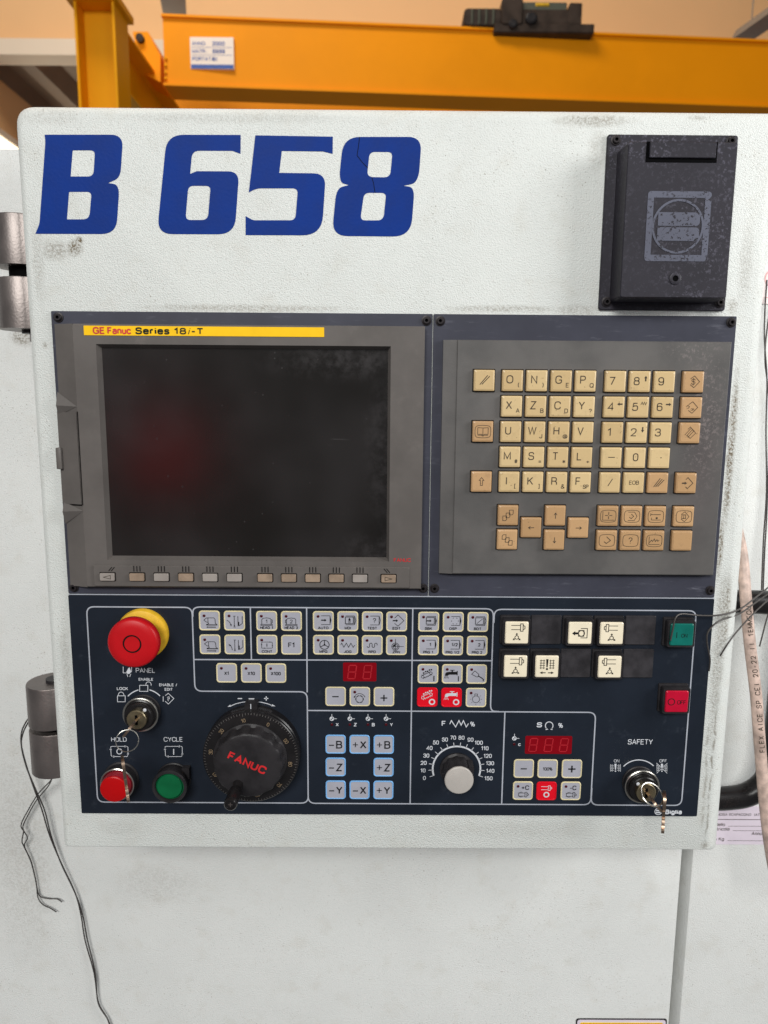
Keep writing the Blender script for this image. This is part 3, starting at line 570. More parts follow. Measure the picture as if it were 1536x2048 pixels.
b = MB(); b.stroke([(sx_ + 10 + p[0], (sz_ + sz2) / 2 + 6 + p[1]) for p in arc(0, 0, 8, 0, 360, 20)], 1.2, HB + 1.9); b.stroke([(sx_ + 3, sz2 + 6), (sx_ + 52, sz2 + 6)], 0.8, HB + 1.9); b.put('printed_symbol', 'faint_red', sg, (sx_ + 25, sz2, HB), smooth=0)

# ================================================================== control cabinet
FACE = -2.0
cab = empty('control_cabinet', 10, -407, -60, 'white wrinkle-painted steel control cabinet lettered in large blue characters', 'cabinet'); CO = (10, -407, -60)
b = MB(); rings = []
def cabring(ins, h, insb=None):
    insb = ins if insb is None else insb
    x0_, x1_, zb_, zt_ = -293.6 + ins * 0.7, 316.0 - ins * 0.9, -409.5 + insb, 231.6 - ins
    return fillet([(x0_, zb_, 3), (x1_, zb_, 4), (x1_, zt_, 7), (x0_, zt_, 15)], 6)
R_ = 11.0
for a in (0, 15, 30, 45, 60, 75, 90):
    a_ = math.radians(a); ins = R_ * (1 - math.cos(a_)); hh = FACE - R_ + R_ * math.sin(a_)
    rings.append([(p[0], p[1], hh) for p in cabring(ins, hh, 3.0 * (1 - math.cos(a_)))])
rings.insert(0, [(p[0], p[1], -95) for p in cabring(0, 0)])
b.loft(rings, 0, True, True); b.put('housing', 'cab_white', cab, CO, smooth=40)
def letter(loops, crop):
    out = []
    for l in loops:
        q = fillet([(x, y, r) for x, y, r in l], 8); out.append([pm(crop + x / 3.84, 250 + y / 3.84, FACE) for x, y in q])
    b = MB().slab(out, FACE - 0.5, FACE + 0.25)
    xs = [p[0] for p in out[0]]; zs = [p[1] for p in out[0]]
    b.put('letter', 'letter_blue', cab, ((min(xs) + max(xs)) / 2, (min(zs) + max(zs)) / 2, FACE), smooth=20)
letter([[(113, 75, 0), (716, 75, 95), (694, 405, 70), (600, 446, 0), (688, 460, 95), (662, 838, 115), (42, 836, 0), (74, 760, 30), (119, 130, 20)],
        [(328, 195, 6), (500, 195, 38), (488, 396, 45), (312, 396, 0)], [(300, 514, 6), (474, 514, 38), (456, 725, 50), (284, 725, 0)]], 60)
letter([[(1052, 75, 130), (1618, 77, 0), (1617, 222, 0), (1555, 199, 0), (1246, 198, 55), (1230, 376, 0), (1282, 355, 0), (1606, 357, 85), (1572, 840, 130), (976, 838, 120)],
        [(1216, 467, 42), (1388, 468, 38), (1366, 730, 48), (1194, 730, 42)]], 60)
letter([[(195, 80, 0), (790, 90, 0), (788, 222, 0), (715, 204, 0), (398, 200, 0), (378, 368, 0), (736, 373, 95), (704, 848, 150), (120, 846, 0), (120, 700, 0), (178, 732, 20), (502, 732, 42), (522, 487, 42), (205, 487, 40), (145, 518, 0)]], 460)
letter([[(872, 92, 130), (1472, 92, 105), (1448, 445, 120), (1330, 467, 0), (1418, 480, 90), (1388, 858, 140), (782, 852, 120), (818, 485, 95), (914, 462, 0), (835, 440, 105)],
        [(1072, 207, 42), (1248, 208, 38), (1230, 403, 48), (1052, 400, 48)], [(1030, 521, 42), (1200, 522, 38), (1178, 733, 48), (1000, 733, 42)]], 460)
b = MB()
for l in ([(995, 93), (988, 160), (976, 235), (1018, 290), (1058, 330)], [(1090, 404), (1103, 450), (1114, 521)]):
    b.stroke([pm(460 + x / 3.84, 250 + y / 3.84, FACE) for x, y in l], 0.5, FACE + 0.4)
b.put('paint_crack', 'black_line', cab, CO, smooth=0)

# hinges
def hinge(z_list, label, nut):
    x = -319.0; hd = -62.0
    t = empty('hinge', x, z_list[-1][0], hd, label, 'hinge', 'cabinet hinges'); og = (x, z_list[-1][0], hd)
    for (za_, zb_) in z_list:
        prof = [(x + 24 * math.cos(math.radians(a)) - 1, hd + 24 * math.sin(math.radians(a))) for a in range(60, 301, 10)] + [(x + 45, hd - 21), (x + 45, hd + 21)]
        b = MB(); b.loft([[(p[0], za_, p[1]) for p in prof], [(p[0], zb_ - 1.2, p[1]) for p in prof], [(p[0] * 0.98 + x * 0.02, zb_, p[1] * 0.98 + hd * 0.02) for p in prof]], 0, True, True)
        b.put('knuckle', 'steel', t, og)
    top = z_list[0][1]; bot = z_list[-1][0]
    def vcyl(r, z0, z1, m_, nm):
        b = MB(); b.loft([[(x + 2 + r * math.cos(a), z, hd + r * math.sin(a)) for a in [2 * math.pi * i / 24 for i in range(24)]] for z in (z0, z1)], 0, True, True); b.put(nm, m_, t, og)
    vcyl(9, bot - 3, top + 3, 'black', 'pin')
    vcyl(16, z_list[1][1], z_list[0][0], 'hole', 'washer')
    if nut:
        b = MB(); b.loft([[(x + 10 + 11 * math.cos(a), z, hd + 11 * math.sin(a)) for a in [2 * math.pi * i / 6 for i in range(6)]] for z in (bot - 10, bot)], 0, True, True); b.put('nut', 'steel', t, og, smooth=20)
hinge([(116.5, 158.5), (62.5, 106)], 'bare steel hinge with nut beside the blue lettering', True)
hinge([(-312, -271), (-361, -317)], 'grey steel hinge beside the emergency stop, thin wires hooked on it', False)

# ================================================================== screws (shared meshes)
def screw_mesh(r, hh):
    b = MB(); b.lathe(0, 0, [(r * 1.35, 0), (r * 1.35, 0.8), (r * 1.0, 1.0)], 20, 0, cap1=False)
    b.lathe(0, 0, [(r, 0.6), (r, hh - 0.6), (r * 0.85, hh), (r * 0.45, hh)], 20, 0, cap1=False); b.loft([circ(0, 0, r * 0.45, hh, 6), circ(0, 0, r * 0.45, hh - 1.6, 6)], 1, False, True)
    return b.mesh('screw', ['screw', 'hole'])
SC1 = screw_mesh(3.0, 2.6)

# ================================================================== display unit
DU = empty('display_unit', -117, -165, 0, 'grey monitor unit with dark screen and yellow name strip', 'monitor'); DO = (-117, -165, 0)
def plate(x0, x1, z0, z1, t=2.0, r=1.0): return MB().loft([rrect((x0 + x1) / 2, (z0 + z1) / 2, x1 - x0, z1 - z0, r, -t), rrect((x0 + x1) / 2, (z0 + z1) / 2, x1 - x0, z1 - z0, r, -0.3), rrect((x0 + x1) / 2, (z0 + z1) / 2, x1 - x0 - 0.6, z1 - z0 - 0.6, r, 0)], 0, True, True)
plate(-271.5, 41.2, -165.8, 72.3).put('mounting_plate', 'plate', DU, DO)
for (x, z) in ((-265.4, 67.2), (36.1, 66.9), (36.9, -159), (-266, -160.3)): place('screw', SC1, DU, (x, z, 0))
# bezel: left flank slopes back, screen opening with sloped reveal
BX0, BX1, BZ0, BZ1, BH = -268.5, 34.7, -158.2, 61.7, 7.0
b = MB(); F0 = -251.5
RX0, RX1, RZ0, RZ1 = -233.3, 7.0, -134.2, 45.6
GX0, GX1, GZ0, GZ1 = -230.8, 4.8, -131.6, 43.2
b.add([(BX0, BZ0, 1.5), (BX0, BZ1, 1.5), (F0, BZ1, BH), (F0, BZ0, BH)], [(0, 1, 2, 3)])                       # sloping flank
b.add([(BX0, BZ0, 0), (BX0, BZ1, 0), (BX0, BZ1, 1.5), (BX0, BZ0, 1.5)], [(0, 1, 2, 3)])
e = 0.9
fo = [(F0, BZ0 + e, BH), (F0, BZ1 - e, BH), (BX1 - e, BZ1 - e, BH), (BX1 - e, BZ0 + e, BH)]
fi = [(RX0, RZ0, BH), (RX0, RZ1, BH), (RX1, RZ1, BH), (RX1, RZ0, BH)]
b.add(fo + fi, [(0, 1, 5, 4), (1, 2, 6, 5), (2, 3, 7, 6), (3, 0, 4, 7)])
lo = [(F0, BZ0, BH - e), (F0, BZ1, BH - e), (BX1, BZ1, BH - e), (BX1, BZ0, BH - e)]
b.add(fo + lo, [(0, 1, 5, 4), (1, 2, 6, 5), (2, 3, 7, 6), (3, 0, 4, 7)])
ba = [(F0, BZ0, 0), (F0, BZ1, 0), (BX1, BZ1, 0), (BX1, BZ0, 0)]
b.add(lo + ba, [(1, 2, 6, 5), (2, 3, 7, 6), (3, 0, 4, 7)])
b.add([(BX0, BZ1, 0), (BX0, BZ1, 1.5), (F0, BZ1, BH), (F0, BZ1, 0)], [(0, 1, 2, 3)]); b.add([(BX0, BZ0, 0), (BX0, BZ0, 1.5), (F0, BZ0, BH), (F0, BZ0, 0)], [(0, 1, 2, 3)])
b.put('bezel', 'bezel', DU, DO, smooth=25)
b = MB(); gi = [(GX0, GZ0, 1.2), (GX0, GZ1, 1.2), (GX1, GZ1, 1.2), (GX1, GZ0, 1.2)]
b.add([(p[0], p[1], BH - 0.02) for p in fi] + gi, [(0, 1, 5, 4), (1, 2, 6, 5), (2, 3, 7, 6), (3, 0, 4, 7)]); b.put('screen_reveal', 'bezel', DU, DO, smooth=0)
MB().loft([rrect((GX0 + GX1) / 2, (GZ0 + GZ1) / 2, GX1 - GX0 + 2, GZ1 - GZ0 + 2, 0.5, 0.2), rrect((GX0 + GX1) / 2, (GZ0 + GZ1) / 2, GX1 - GX0 + 2, GZ1 - GZ0 + 2, 0.5, 1.0)]).put('screen', 'glass', DU, DO)
# name strip
ns = MB().loft([rrect(-144.8, 56.3, 195, 7.6, 0.3, BH), rrect(-144.8, 56.3, 195, 7.6, 0.3, BH + 0.5)]).put('name_strip', 'yellow_strip', DU, (-144.8, 56.3, BH))
b = MB(); NZ = 56.3
b.text('GE', -234.4, NZ, 5.6, BH + 0.7, 0, 0.03, 'L', fit=8.6); b.text('Fanuc', -222.6, NZ, 5.6, BH + 0.7, 0, 0.03, 'L', fit=18.0)
b.text('Series', -199.8, NZ, 5.6, BH + 0.7, 1, 0.038, 'L', fit=26.3); b.text('18', -168.6, NZ, 5.2, BH + 0.7, 1, 0.03, 'L', fit=8.8); b.text('i', -157.6, NZ, 5.4, BH + 0.7, 1, -0.005, 'L', 1.0, shear=0.3); b.text('-T', -154.6, NZ, 5.2, BH + 0.7, 1, 0.03, 'L', fit=8.8)
b.put('lettering', ['red_print', 'dark_print'], ns, (-144.8, 56.3, BH), smooth=0)
b = MB(); b.text('FANUC', 18.3, -132.6, 3.3, BH + 0.2, 0, 0.02, 'C', fit=14); b.put('brand_mark', 'red_print', DU, DO, smooth=0)
# card door on the sloping flank
b = MB()
cd = [(-270.6, -86.5, 2.0), (-270.6, -9.6, 2.0), (-252.6, -9.6, 7.4), (-252.6, -86.5, 7.4)]
b.add(cd + [(p[0], p[1], 0.4) for p in cd], [(0, 1, 2, 3), (0, 4, 5, 1), (1, 5, 6, 2), (2, 6, 7, 3), (3, 7, 4, 0)]); cdo = b.put('card_door', 'bezel', DU, (-262, -48, 3), smooth=0)
MB().loft([rrect(-270, -48, 4.4, 18, 0.8, 1.5), rrect(-270, -48, 4.4, 18, 0.8, 5.4), rrect(-270, -48, 3.6, 17, 0.8, 5.8)]).put('latch', 'bezel', cdo, (-262, -48, 3))
b = MB(); b.stroke([(-270.6, -8.6), (-251.8, -8.6), (-251.8, -87.4), (-270.6, -87.4)], 1.3, 0); 
b = MB(); b.add([(-251.9, -9.0, 7.15), (-251.0, -9.0, 7.25), (-251.0, -87.2, 7.25), (-251.9, -87.2, 7.15), (-252.0, -86.6, 7.15), (-252.0, -9.6, 7.15)], [(0, 1, 2, 3)])
b.add([(-252, -86.7, 7.1), (-252, -87.9, 7.1), (-268, -87.9, 2.0), (-268, -86.7, 2.0)], [(0, 1, 2, 3)]); b.put('door_gap', 'groove', DU, DO, smooth=0)
for (za_, zb_, zt_) in ((-5.0, -0.5, 7.0), (-92.0, -97.0, -104.0)):
    b = MB(); b.add([(-269.2, zt_, 2.2), (-269.6, za_ + (1 if za_ > -50 else -1), 5.5), (-251.4, za_, 7.2), (-269.4, (za_ * 1.6 - zt_ * 0.6), 2.0)], [(0, 1, 2), (1, 3, 2)]); b.put('flank_notch', 'bezel', DU, DO, smooth=0)
# softkey rail
b = MB(); b.loft([rrect(-110.3, -147.8, 270, 18.4, 0.8, BH - 0.2), rrect(-110.3, -147.8, 270, 18.4, 0.8, BH + 1.0), rrect(-110.3, -147.8, 268.8, 17.2, 0.8, BH + 1.6)]); b.put('softkey_rail', 'bezel', DU, DO)
SKm = MB().loft([rrect(0, 0, 12.4, 6.6, 0.8, 0), rrect(0, 0, 12.4, 6.6, 0.8, 1.7), rrect(0, 0, 11.6, 5.8, 0.8, 2.1)]).mesh('softkey', 'soft')
SKw = SKm.copy(); SKw.materials.clear(); SKw.materials.append(M['soft_worn'])
SKs = MB().loft([rrect(0, 0, 14, 8.0, 1.0, 0), rrect(0, 0, 14, 8.0, 1.0, 0.12)]).mesh('key_recess', 'groove')
SX = (-233.0, -207.8, -187.0, -166.2, -145.6, -124.8, -98.7, -78.4, -58.0, -37.9, -17.7, 6.7)
for i, x in enumerate(SX):
    k = place('softkey', SKw if i in (1, 3, 6, 7, 8, 9, 11) else SKm, DU, (x, -148.4, BH + 1.6))
    place('key_recess', SKs, k, (x, -148.4, BH + 1.6))
    b = MB()
    if i in (0, 11):
        s = -1 if i == 0 else 1
        b.stroke([(x + s * 3, -148.4), (x - s * 3, -146.8), (x - s * 3, -150), (x + s * 3, -148.4)], 0.5, BH + 3.75); b.put('legend', 'print_grey', k, (x, -148.4, BH + 1.6), smooth=0); b = MB()
        for d in (0, 2.2): b.stroke([(x - s * 1 + d, -143.5 if i else -143.5), (x - s * 1 + d + (3 if i == 0 else -3), -140.0)], 0.7, BH + 1.75)
    else:
        for d in (-2.6, 0, 2.6): b.stroke([(x + d, -138.9), (x + d, -143.8)], 0.8, BH + 1.75)
    b.put('index_lines', 'groove', k, (x, -148.4, BH + 1.6), smooth=0)

# ================================================================== keypad unit
KU = empty('keypad_unit', 166, -165, 0, 'grey alphanumeric keypad unit with ivory and tan keys right of the screen', 'keypad'); KO = (166, -165, 0)
plate(41.9, 291.2, -165.8, 72.3).put('mounting_plate', 'plate', KU, KO)
for (x, z) in ((47.4, 66.7), (286.6, 67.4), (286.8, -159.3), (46.8, -159)): place('screw', SC1, KU, (x, z, 0))
KH = 7.0
b = MB(); kr = lambda i0, i1, h: [(50 + i0, -144.5 + i1, h), (285.5 - i1, -144.5 + i1, h), (285.5 - i1, 51.2 - i1, h), (50 + i0, 51.2 - i1, h)]
b.loft([kr(0, 0, -1), kr(0, 0, 4.2), kr(11, 0.0, 6.2), kr(11.8, 0.8, KH)], 0, True, True); b.put('keypad_face', 'kpface', KU, KO, smooth=10)
KM = {}
for nm in ('key_beige', 'key_tan'):
    KM[nm] = MB().loft([rrect(0, 0, 17.2, 17.2, 0.7, -0.4), rrect(0, 0, 17.0, 17.0, 0.7, 2.6), rrect(0, 0, 16.5, 16.5, 0.8, 3.2), rrect(0, 0.15, 14.3, 14.2, 1.2, 3.7)]).mesh('key', nm, smooth=12)
KSL = MB().loft([rrect(0, 0, 18.8, 18.8, 0.6, 0), rrect(0, 0, 18.8, 18.8, 0.6, 0.12)]).mesh('key_recess', 'key_slot')
CA, CB, CC, CD_ = 83.6, (106.8, 126.7, 146.7, 166.6), (191.1, 211.1, 231.2), 254.9
RW = (18.7, -2.1, -22.9, -43.8, -64.6); R6, R7, RM = -92.9, -113.7, -103.2
LH = KH + 3.85
def kbuild(x, z, tan, draw):
    k = place('key', KM['key_tan' if tan else 'key_beige'], KU, (x, z, KH)); place('key_recess', KSL, k, (x, z, KH))
    if draw:
        b = MB(); draw(b, x, z); b.put('legend', 'print_grey', k, (x, z, KH), smooth=0)
def lets(a, s):
    def d(b, x, z):
        b.text(a, x - 2.4, z + 1.0, 6.6, LH, 0, -0.003)
        if s == 'SP': b.text(s, x + 4.2, z - 3.5, 3.5, LH, 0, 0.01, sx=0.85)
        elif s: b.text(s, x + 4.9, z - 3.4, 3.7, LH, 0, 0.006)
    return d
for r, row in enumerate((('O(', 'N)', 'GE', 'PQ'), ('XA', 'ZB', 'CD', 'Y?'), ('U.', 'WJ', 'H@', 'V'), ('M#', 'S=', 'T*', 'L+'), ('I[', 'K]', 'R&', 'FSP'))):
    for c, t in enumerate(row): kbuild(CB[c], RW[r], False, lets(t[0], t[1:]))
def fatarrow(b, x, z, dx, dz, L=4.4):
    d = Vector((dx, dz)); n = Vector((-dz, dx)); o = Vector((x, z))
    q = [o - d * L / 2 + n * 0.55, o + n * 0.55 + d * 0.3, o + n * 1.3 + d * 0.3, o + d * L / 2, o - n * 1.3 + d * 0.3, o - n * 0.55 + d * 0.3, o - d * L / 2 - n * 0.55]
    b.fill([(p.x, p.y) for p in q], LH)
def dig(t, extra=None):
    def d(b, x, z):
        b.text(t, x - 2.9, z + 0.3, 6.6, LH, 0, -0.003, sx=1.1)
        if extra == 'w': b.stroke([(x + 1.7 + i * 0.95, z + 2.6 + (1.6 if i % 2 else -0.6)) for i in range(6)], 0.45, LH)
        elif extra: fatarrow(b, x + 4.4, z + 2.4, *extra)
    return d
for r, row in enumerate(((('7', None), ('8', (0, 1)), ('9', None)), (('4', (-1, 0)), ('5', 'w'), ('6', (1, 0))), (('1', None), ('2', (0, -1)), ('3', None)))):
    for c, (t, e_) in enumerate(row): kbuild(CC[c], RW[r], False, dig(t, e_))
kbuild(CC[0], RW[3], False, lambda b, x, z: b.stroke([(x - 2.8, z + 0.4), (x + 2.8, z + 0.4)], 0.6, LH))
kbuild(CC[1], RW[3], False, lambda b, x, z: b.text('0', x, z + 0.6, 6.6, LH, 0, -0.003))
kbuild(CC[2], RW[3], False, lambda b, x, z: b.fill(arc(x + 1, z + 0.3, 0.5, 0, 360, 10)[:-1], LH))
kbuild(CC[0], RW[4], False, lambda b, x, z: b.stroke([(x - 1.8, z - 2.8), (x + 1.8, z + 3.2)], 0.6, LH))
kbuild(CC[1], RW[4], False, lambda b, x, z: b.text('EOB', x, z + 0.2, 3.4, LH, 0, 0.0))
def slashes(n):
    def d(b, x, z):
        for i in range(n): b.stroke([(x - 3.6 + i * 1.7, z - 3.4 + 0.2 * i), (x + 2.6 + i * 1.7 - (n - 2), z + 4 - 0.6 * i)], 0.6, LH)
    return d
kbuild(CC[2], RW[4], True, slashes(3)); kbuild(CA, RW[0], False, slashes(2))
def scrn(b, x, z): b.stroke([(x + p[0], z + p[1]) for p in fillet([(-6.2, -4.6, 2.2), (0, -5.3, 3), (6.2, -4.6, 2.2), (6.6, 0, 2), (6.2, 4.6, 2.2), (0, 5.3, 3), (-6.2, 4.6, 2.2), (-6.6, 0, 2)], 3)], 0.4, LH, closed=True)
def st(b, x, z, pts, w=0.42, closed=False): b.stroke([(x + p[0], z + p[1]) for p in pts], w, LH, closed=closed)
def book(b, x, z):
    scrn(b, x, z); st(b, x, z, [(-4.3, -2.2), (-4.3, 3.2), (0, 3.0), (4.3, 3.2), (4.3, -2.2), (1.2, -2.2), (0, -3.0), (-1.2, -2.2)], closed=True); st(b, x, z, [(0, 3), (0, -2.6)]); st(b, x, z, [(-4.3, -3), (-1.3, -3), (0, -3.8), (1.3, -3), (4.3, -3)])
kbuild(CA, RW[2], True, book)
kbuild(CA, RW[4], True, lambda b, x, z: st(b, x, z, [(-0.9, -3), (-0.9, 1.2), (-2, 1.2), (0, 3.6), (2, 1.2), (0.9, 1.2), (0.9, -3)], 0.45, True))
def pages(sg):
    def d(b, x, z):
        for i in range(3):
            cx, cz = -2.8 + 2.7 * i, sg * (-2.4 + 2.5 * i)
            st(b, x + cx, z + cz, [(-1.6, -2), (-1.6, 2), (1.6, 2), (1.6, -1), (0.8, -2)] if sg > 0 else [(-1.6, 1), (-0.6, 2), (1.6, 2), (1.6, -2), (-1.6, -2)], 0.45, True)
    return d
kbuild(CB[0], R6, True, pages(1)); kbuild(CB[0], R7, True, pages(-1))
def arr(dx, dz):
    def d(b, x, z):
        D = Vector((dx, dz)); N_ = Vector((-dz, dx)); f = lambda a, c: tuple(D * a + N_ * c)
        st(b, x, z, [f(-2.4, 0), f(2, 0)], 0.55); st(b, x, z, [f(0.8, 1.2), f(2.4, 0), f(0.8, -1.2)], 0.5)
    return d
kbuild(CB[2], R6, True, arr(0, 1)); kbuild(CB[2], R7, True, arr(0, -1)); kbuild(CB[1], RM, True, arr(-1, 0)); kbuild(CB[3], RM, True, arr(1, 0))
def dia(b, x, z, s=1.0): st(b, x, z, [(-2.8 * s, 2.4 * s), (0.4 * s, 4.8 * s), (4.8 * s, 0.2), (0.4 * s, -4.6 * s), (-2.8 * s, -2.2 * s)], 0.45)
def k_alt(b, x, z): dia(b, x, z); b.text('S', x - 0.3, z + 0.2, 4.6, LH, 0, -0.01); st(b, x, z, [(-0.3, 3.2), (-0.3, -3)])
def k_ins(b, x, z): dia(b, x, z); st(b, x, z, [(-4.6, 0.6), (-3.4, 1.8), (-2, 0.8), (-2.6, -0.4), (-3.6, -0.6)]); b.text('OR', x + 0.6, z - 1.6, 2, LH, 0, 0, sx=0.8)
def k_del(b, x, z):
    for i in range(3): st(b, x, z, [(-4.2 + i * 1.3, -1.6 - i), (0.8 + i * 1.3, 4.2 - i)])
    st(b, x, z, [(-2, 3), (0, 5), (4.6, 0), (0.4, -4.4), (-2.6, -1.8)])
def k_inp(b, x, z): st(b, x, z, [(-0.6, 3), (1, 4.8), (5.4, 0.1), (1, -4.6), (-0.6, -3)], 0.5); fatarrow(b, x - 1.6, z, 1, 0, 4.2)
kbuild(CD_, RW[0], True, k_alt); kbuild(CD_, RW[1], True, k_ins); kbuild(CD_, RW[2], True, k_del); kbuild(CD_, RW[4], True, k_inp)
def k_pos(b, x, z):
    scrn(b, x, z); st(b, x, z, [(-4.6, 4), (-4.6, -3.4), (4.8, -3.4)])
    for a in ((1, 0), (-1, 0), (0, 1), (0, -1)): st(b, x + 0.3, z + 0.6, [(a[0] * 0.6, a[1] * 0.6), (a[0] * 3, a[1] * 3)], 0.55)
def k_prg(b, x, z): scrn(b, x, z); st(b, x, z, [(-3.4, 3.6), (2, 3.6), (4.2, 0), (2, -3.6), (-3.4, -3.6)]); st(b, x, z, [(-0.6, 2), (1.4, 0), (-0.6, -2), (-2.2, -0.6)], 0.5)
def k_off(b, x, z): scrn(b, x, z); st(b, x, z, [(-4.6, 1.6), (4, 1.6)], 0.5); st(b, x, z, [(-4.4, 2.8), (-4.4, 0.4)]); st(b, x, z, [(-3.6, -3), (4.4, -3)]); st(b, x, z, [(-3.6, -3), (-3.6, -1)]); b.fill(arc(x + 0.8, z - 1.4, 0.9, 0, 360, 10)[:-1], LH)
def k_cst(b, x, z): scrn(b, x, z); st(b, x, z, [(-2.4, 2), (0.6, 4.2), (4.2, 0), (0.6, -4.2), (-2.4, -2)]); st(b, x, z, [(-1.8, 1.6), (1.4, 1.6), (1.4, -1.6), (-1.8, -1.6)], 0.5, True); st(b, x, z, [(-0.2, 1.6), (-0.2, -1.6)])
def k_sys(b, x, z): scrn(b, x, z); st(b, x, z, [(-0.4, 3.2), (3, 0), (-0.4, -2.6), (-2.4, -1)], 0.55)
def k_msg(b, x, z): scrn(b, x, z); b.text('?', x, z, 5.4, LH, 0, -0.01)
def k_gra(b, x, z): scrn(b, x, z); st(b, x, z, [(-4.4, 3.6), (-4.4, -3.2), (4.6, -3.2)]); st(b, x, z, [(-4, -1.6), (-2.4, 0.6), (-1.4, -0.6), (0, 1.6), (1, -0.6), (2.2, 1), (3, -0.4), (4.2, 0.6)], 0.5)
for (x, f) in zip(CC, (k_pos, k_prg, k_off)): kbuild(x, R6, True, f)
for (x, f) in zip(CC, (k_sys, k_msg, k_gra)): kbuild(x, R7, True, f)
kbuild(CD_, R6, True, k_cst); kbuild(CD_, R7, True, None)

# ================================================================== port cover box (upper right)
PC = empty('port_cover', 229, 76.5, FACE, 'black box-shaped port cover with worn pale emblem, upper right on cabinet', 'cover'); PO = (229, 76.5, FACE)
b = MB(); b.loft([rrect(228.8, 143.8, 103.5, 134.5, 2, FACE - 0.5), rrect(228.8, 143.8, 103.5, 134.5, 2, FACE + 2.2), rrect(228.8, 143.8, 102.5, 133.5, 2, FACE + 2.8)], 0, True); b.put('base_plate', 'box', PC, PO)
PT = FACE + 2.8
b = MB(); CH = 25.0
nx0, nx1, nz = 199.6, 254.0, 182.6
b.loft([rrect(228.0, 140.2, 85.4, 116, 2.0, PT), rrect(227.8, 140.3, 83.6, 114.6, 1.6, CH - 0.9), rrect(227.8, 140.3, 82.4, 113.4, 1.5, CH)])
lid = b.put('lid', 'box', PC, PO, smooth=28)
b = MB(); b.add([(nx0, 197.5, CH + 0.15), (nx1, 197.5, CH + 0.15), (nx1, nz, CH + 0.15), (nx0, nz, CH + 0.15)], [(0, 1, 2, 3)]); b.put('finger_recess', 'hole', lid, PO, smooth=0)
b = MB(); b.loft([rrect((nx0 + nx1) / 2 + 0.4, 191.3, 50.5, 11.4, 0.8, CH - 2), rrect((nx0 + nx1) / 2 + 0.4, 191.3, 50.5, 11.4, 0.8, CH + 1.4), rrect((nx0 + nx1) / 2 + 0.4, 191.3, 49.7, 10.6, 0.8, CH + 1.9)]); b.put('hinge_tab', 'box', lid, PO)
b = MB(); E1 = CH + 0.25; cx, cz = 227.6, 136.2
b.fill([[(p[0], p[1]) for p in rrect(cx, cz, 49, 51.5, 2.5, 0)], [(p[0], p[1]) for p in rrect(cx, cz, 39.5, 42, 0.2, 0)][::-1]], E1)
b.stroke(arc(cx, cz, 19.3, 0, 360, 60)[:-1], 1.7, E1 + 0.1, closed=True)
for (zz, top) in ((cz + 5.4, True), (cz - 5.6, False)):
    b.fill(fillet([(cx - 15.6, zz - 5, 0.6), (cx + 16.8, zz - 5, 0.6 if not top else 3.5), (cx + 16.8, zz + 5, 3.5 if not top else 0.6), (cx - 15.6, zz + 5, 0.6)], 5), E1 + 0.05)
b.put('emblem', 'logo', lid, PO, smooth=0)
b = MB(); b.lathe(228.3, 97.5, [(4.6, CH), (4.6, CH + 0.6), (4.0, CH + 0.9), (2.3, CH + 0.9), (2.2, CH + 0.3)], 24, 0, cap1=False); b.lathe(228.3, 97.5, [(2.2, CH + 0.25)], 24, 1) ; b.add(circ(228.3, 97.5, 2.25, CH + 0.32, 20), [tuple(range(20))], 1); b.put('lock_hole', ['box', 'hole'], lid, PO)
for (x, z) in ((183.6, 206.6), (274.8, 206.4), (182.9, 82.8), (275.6, 82.9)): place('screw', SC1, PC, (x, z, PT))

# ================================================================== operator panel
OP = empty('operator_panel', 10, -372.5, 0, 'navy operator panel with membrane keys, knobs and handwheel below the screen', 'control panel'); OO = (10, -372.5, 0)
MB().loft([rrect(9.8, -269.9, 563, 205.4, 1.0, -2), rrect(9.8, -269.9, 563, 205.4, 1.0, 0)], 0, True).put('panel_plate', 'navy', OP, OO)
MB().box(-271.5, 291.2, -166.9, -166.2, -2, 0.3).put('seam_strip', 'line_grey', OP, OO, smooth=0)
LW = 1.15; PH = 0.1
b = MB()
def rl(pts, closed=False):
    global PH
    PH += 0.02; b.stroke(fillet(pts, 5) if closed else fil_open(pts), LW, PH, closed=closed)
Q = 6.5
rl([(-256.3, -177.6, Q), (-164.4, -177.6, Q), (-164.4, -254.5, Q), (-64.7, -254.5, Q), (-64.7, -361.4, Q), (-256.5, -361.4, Q)], True)
rl([(-164.0, -186, 0), (-163.6, -177.2, Q), (98.8, -177.2, Q), (98.8, -271.8, Q), (106.5, -272.0, 0)])
rl([(-164.4, -225.1, 0), (99.2, -224.6, 0)]); rl([(-113.6, -177.2, 0), (-113.6, -225.1, 0)]); rl([(-64.5, -177.2, 0), (-64.7, -255, 0)]); rl([(28.2, -177, 0), (28.2, -361.4, 0)])
rl([(-64.5, -272.0, 0), (193.1, -272.3, Q), (193.1, -361.5, Q), (-64.7, -361.5, Q), (-64.7, -340, 0)]); rl([(111.8, -272, 0), (111.8, -361.5, 0)])
rl([(99.4, -190, 0), (99.4, -177.6, Q), (276.2, -177.8, Q), (276.2, -361.7, Q), (193.4, -361.7, Q), (193.4, -345, 0)])
b.put('border_lines', 'line_grey', OP, OO, smooth=0)

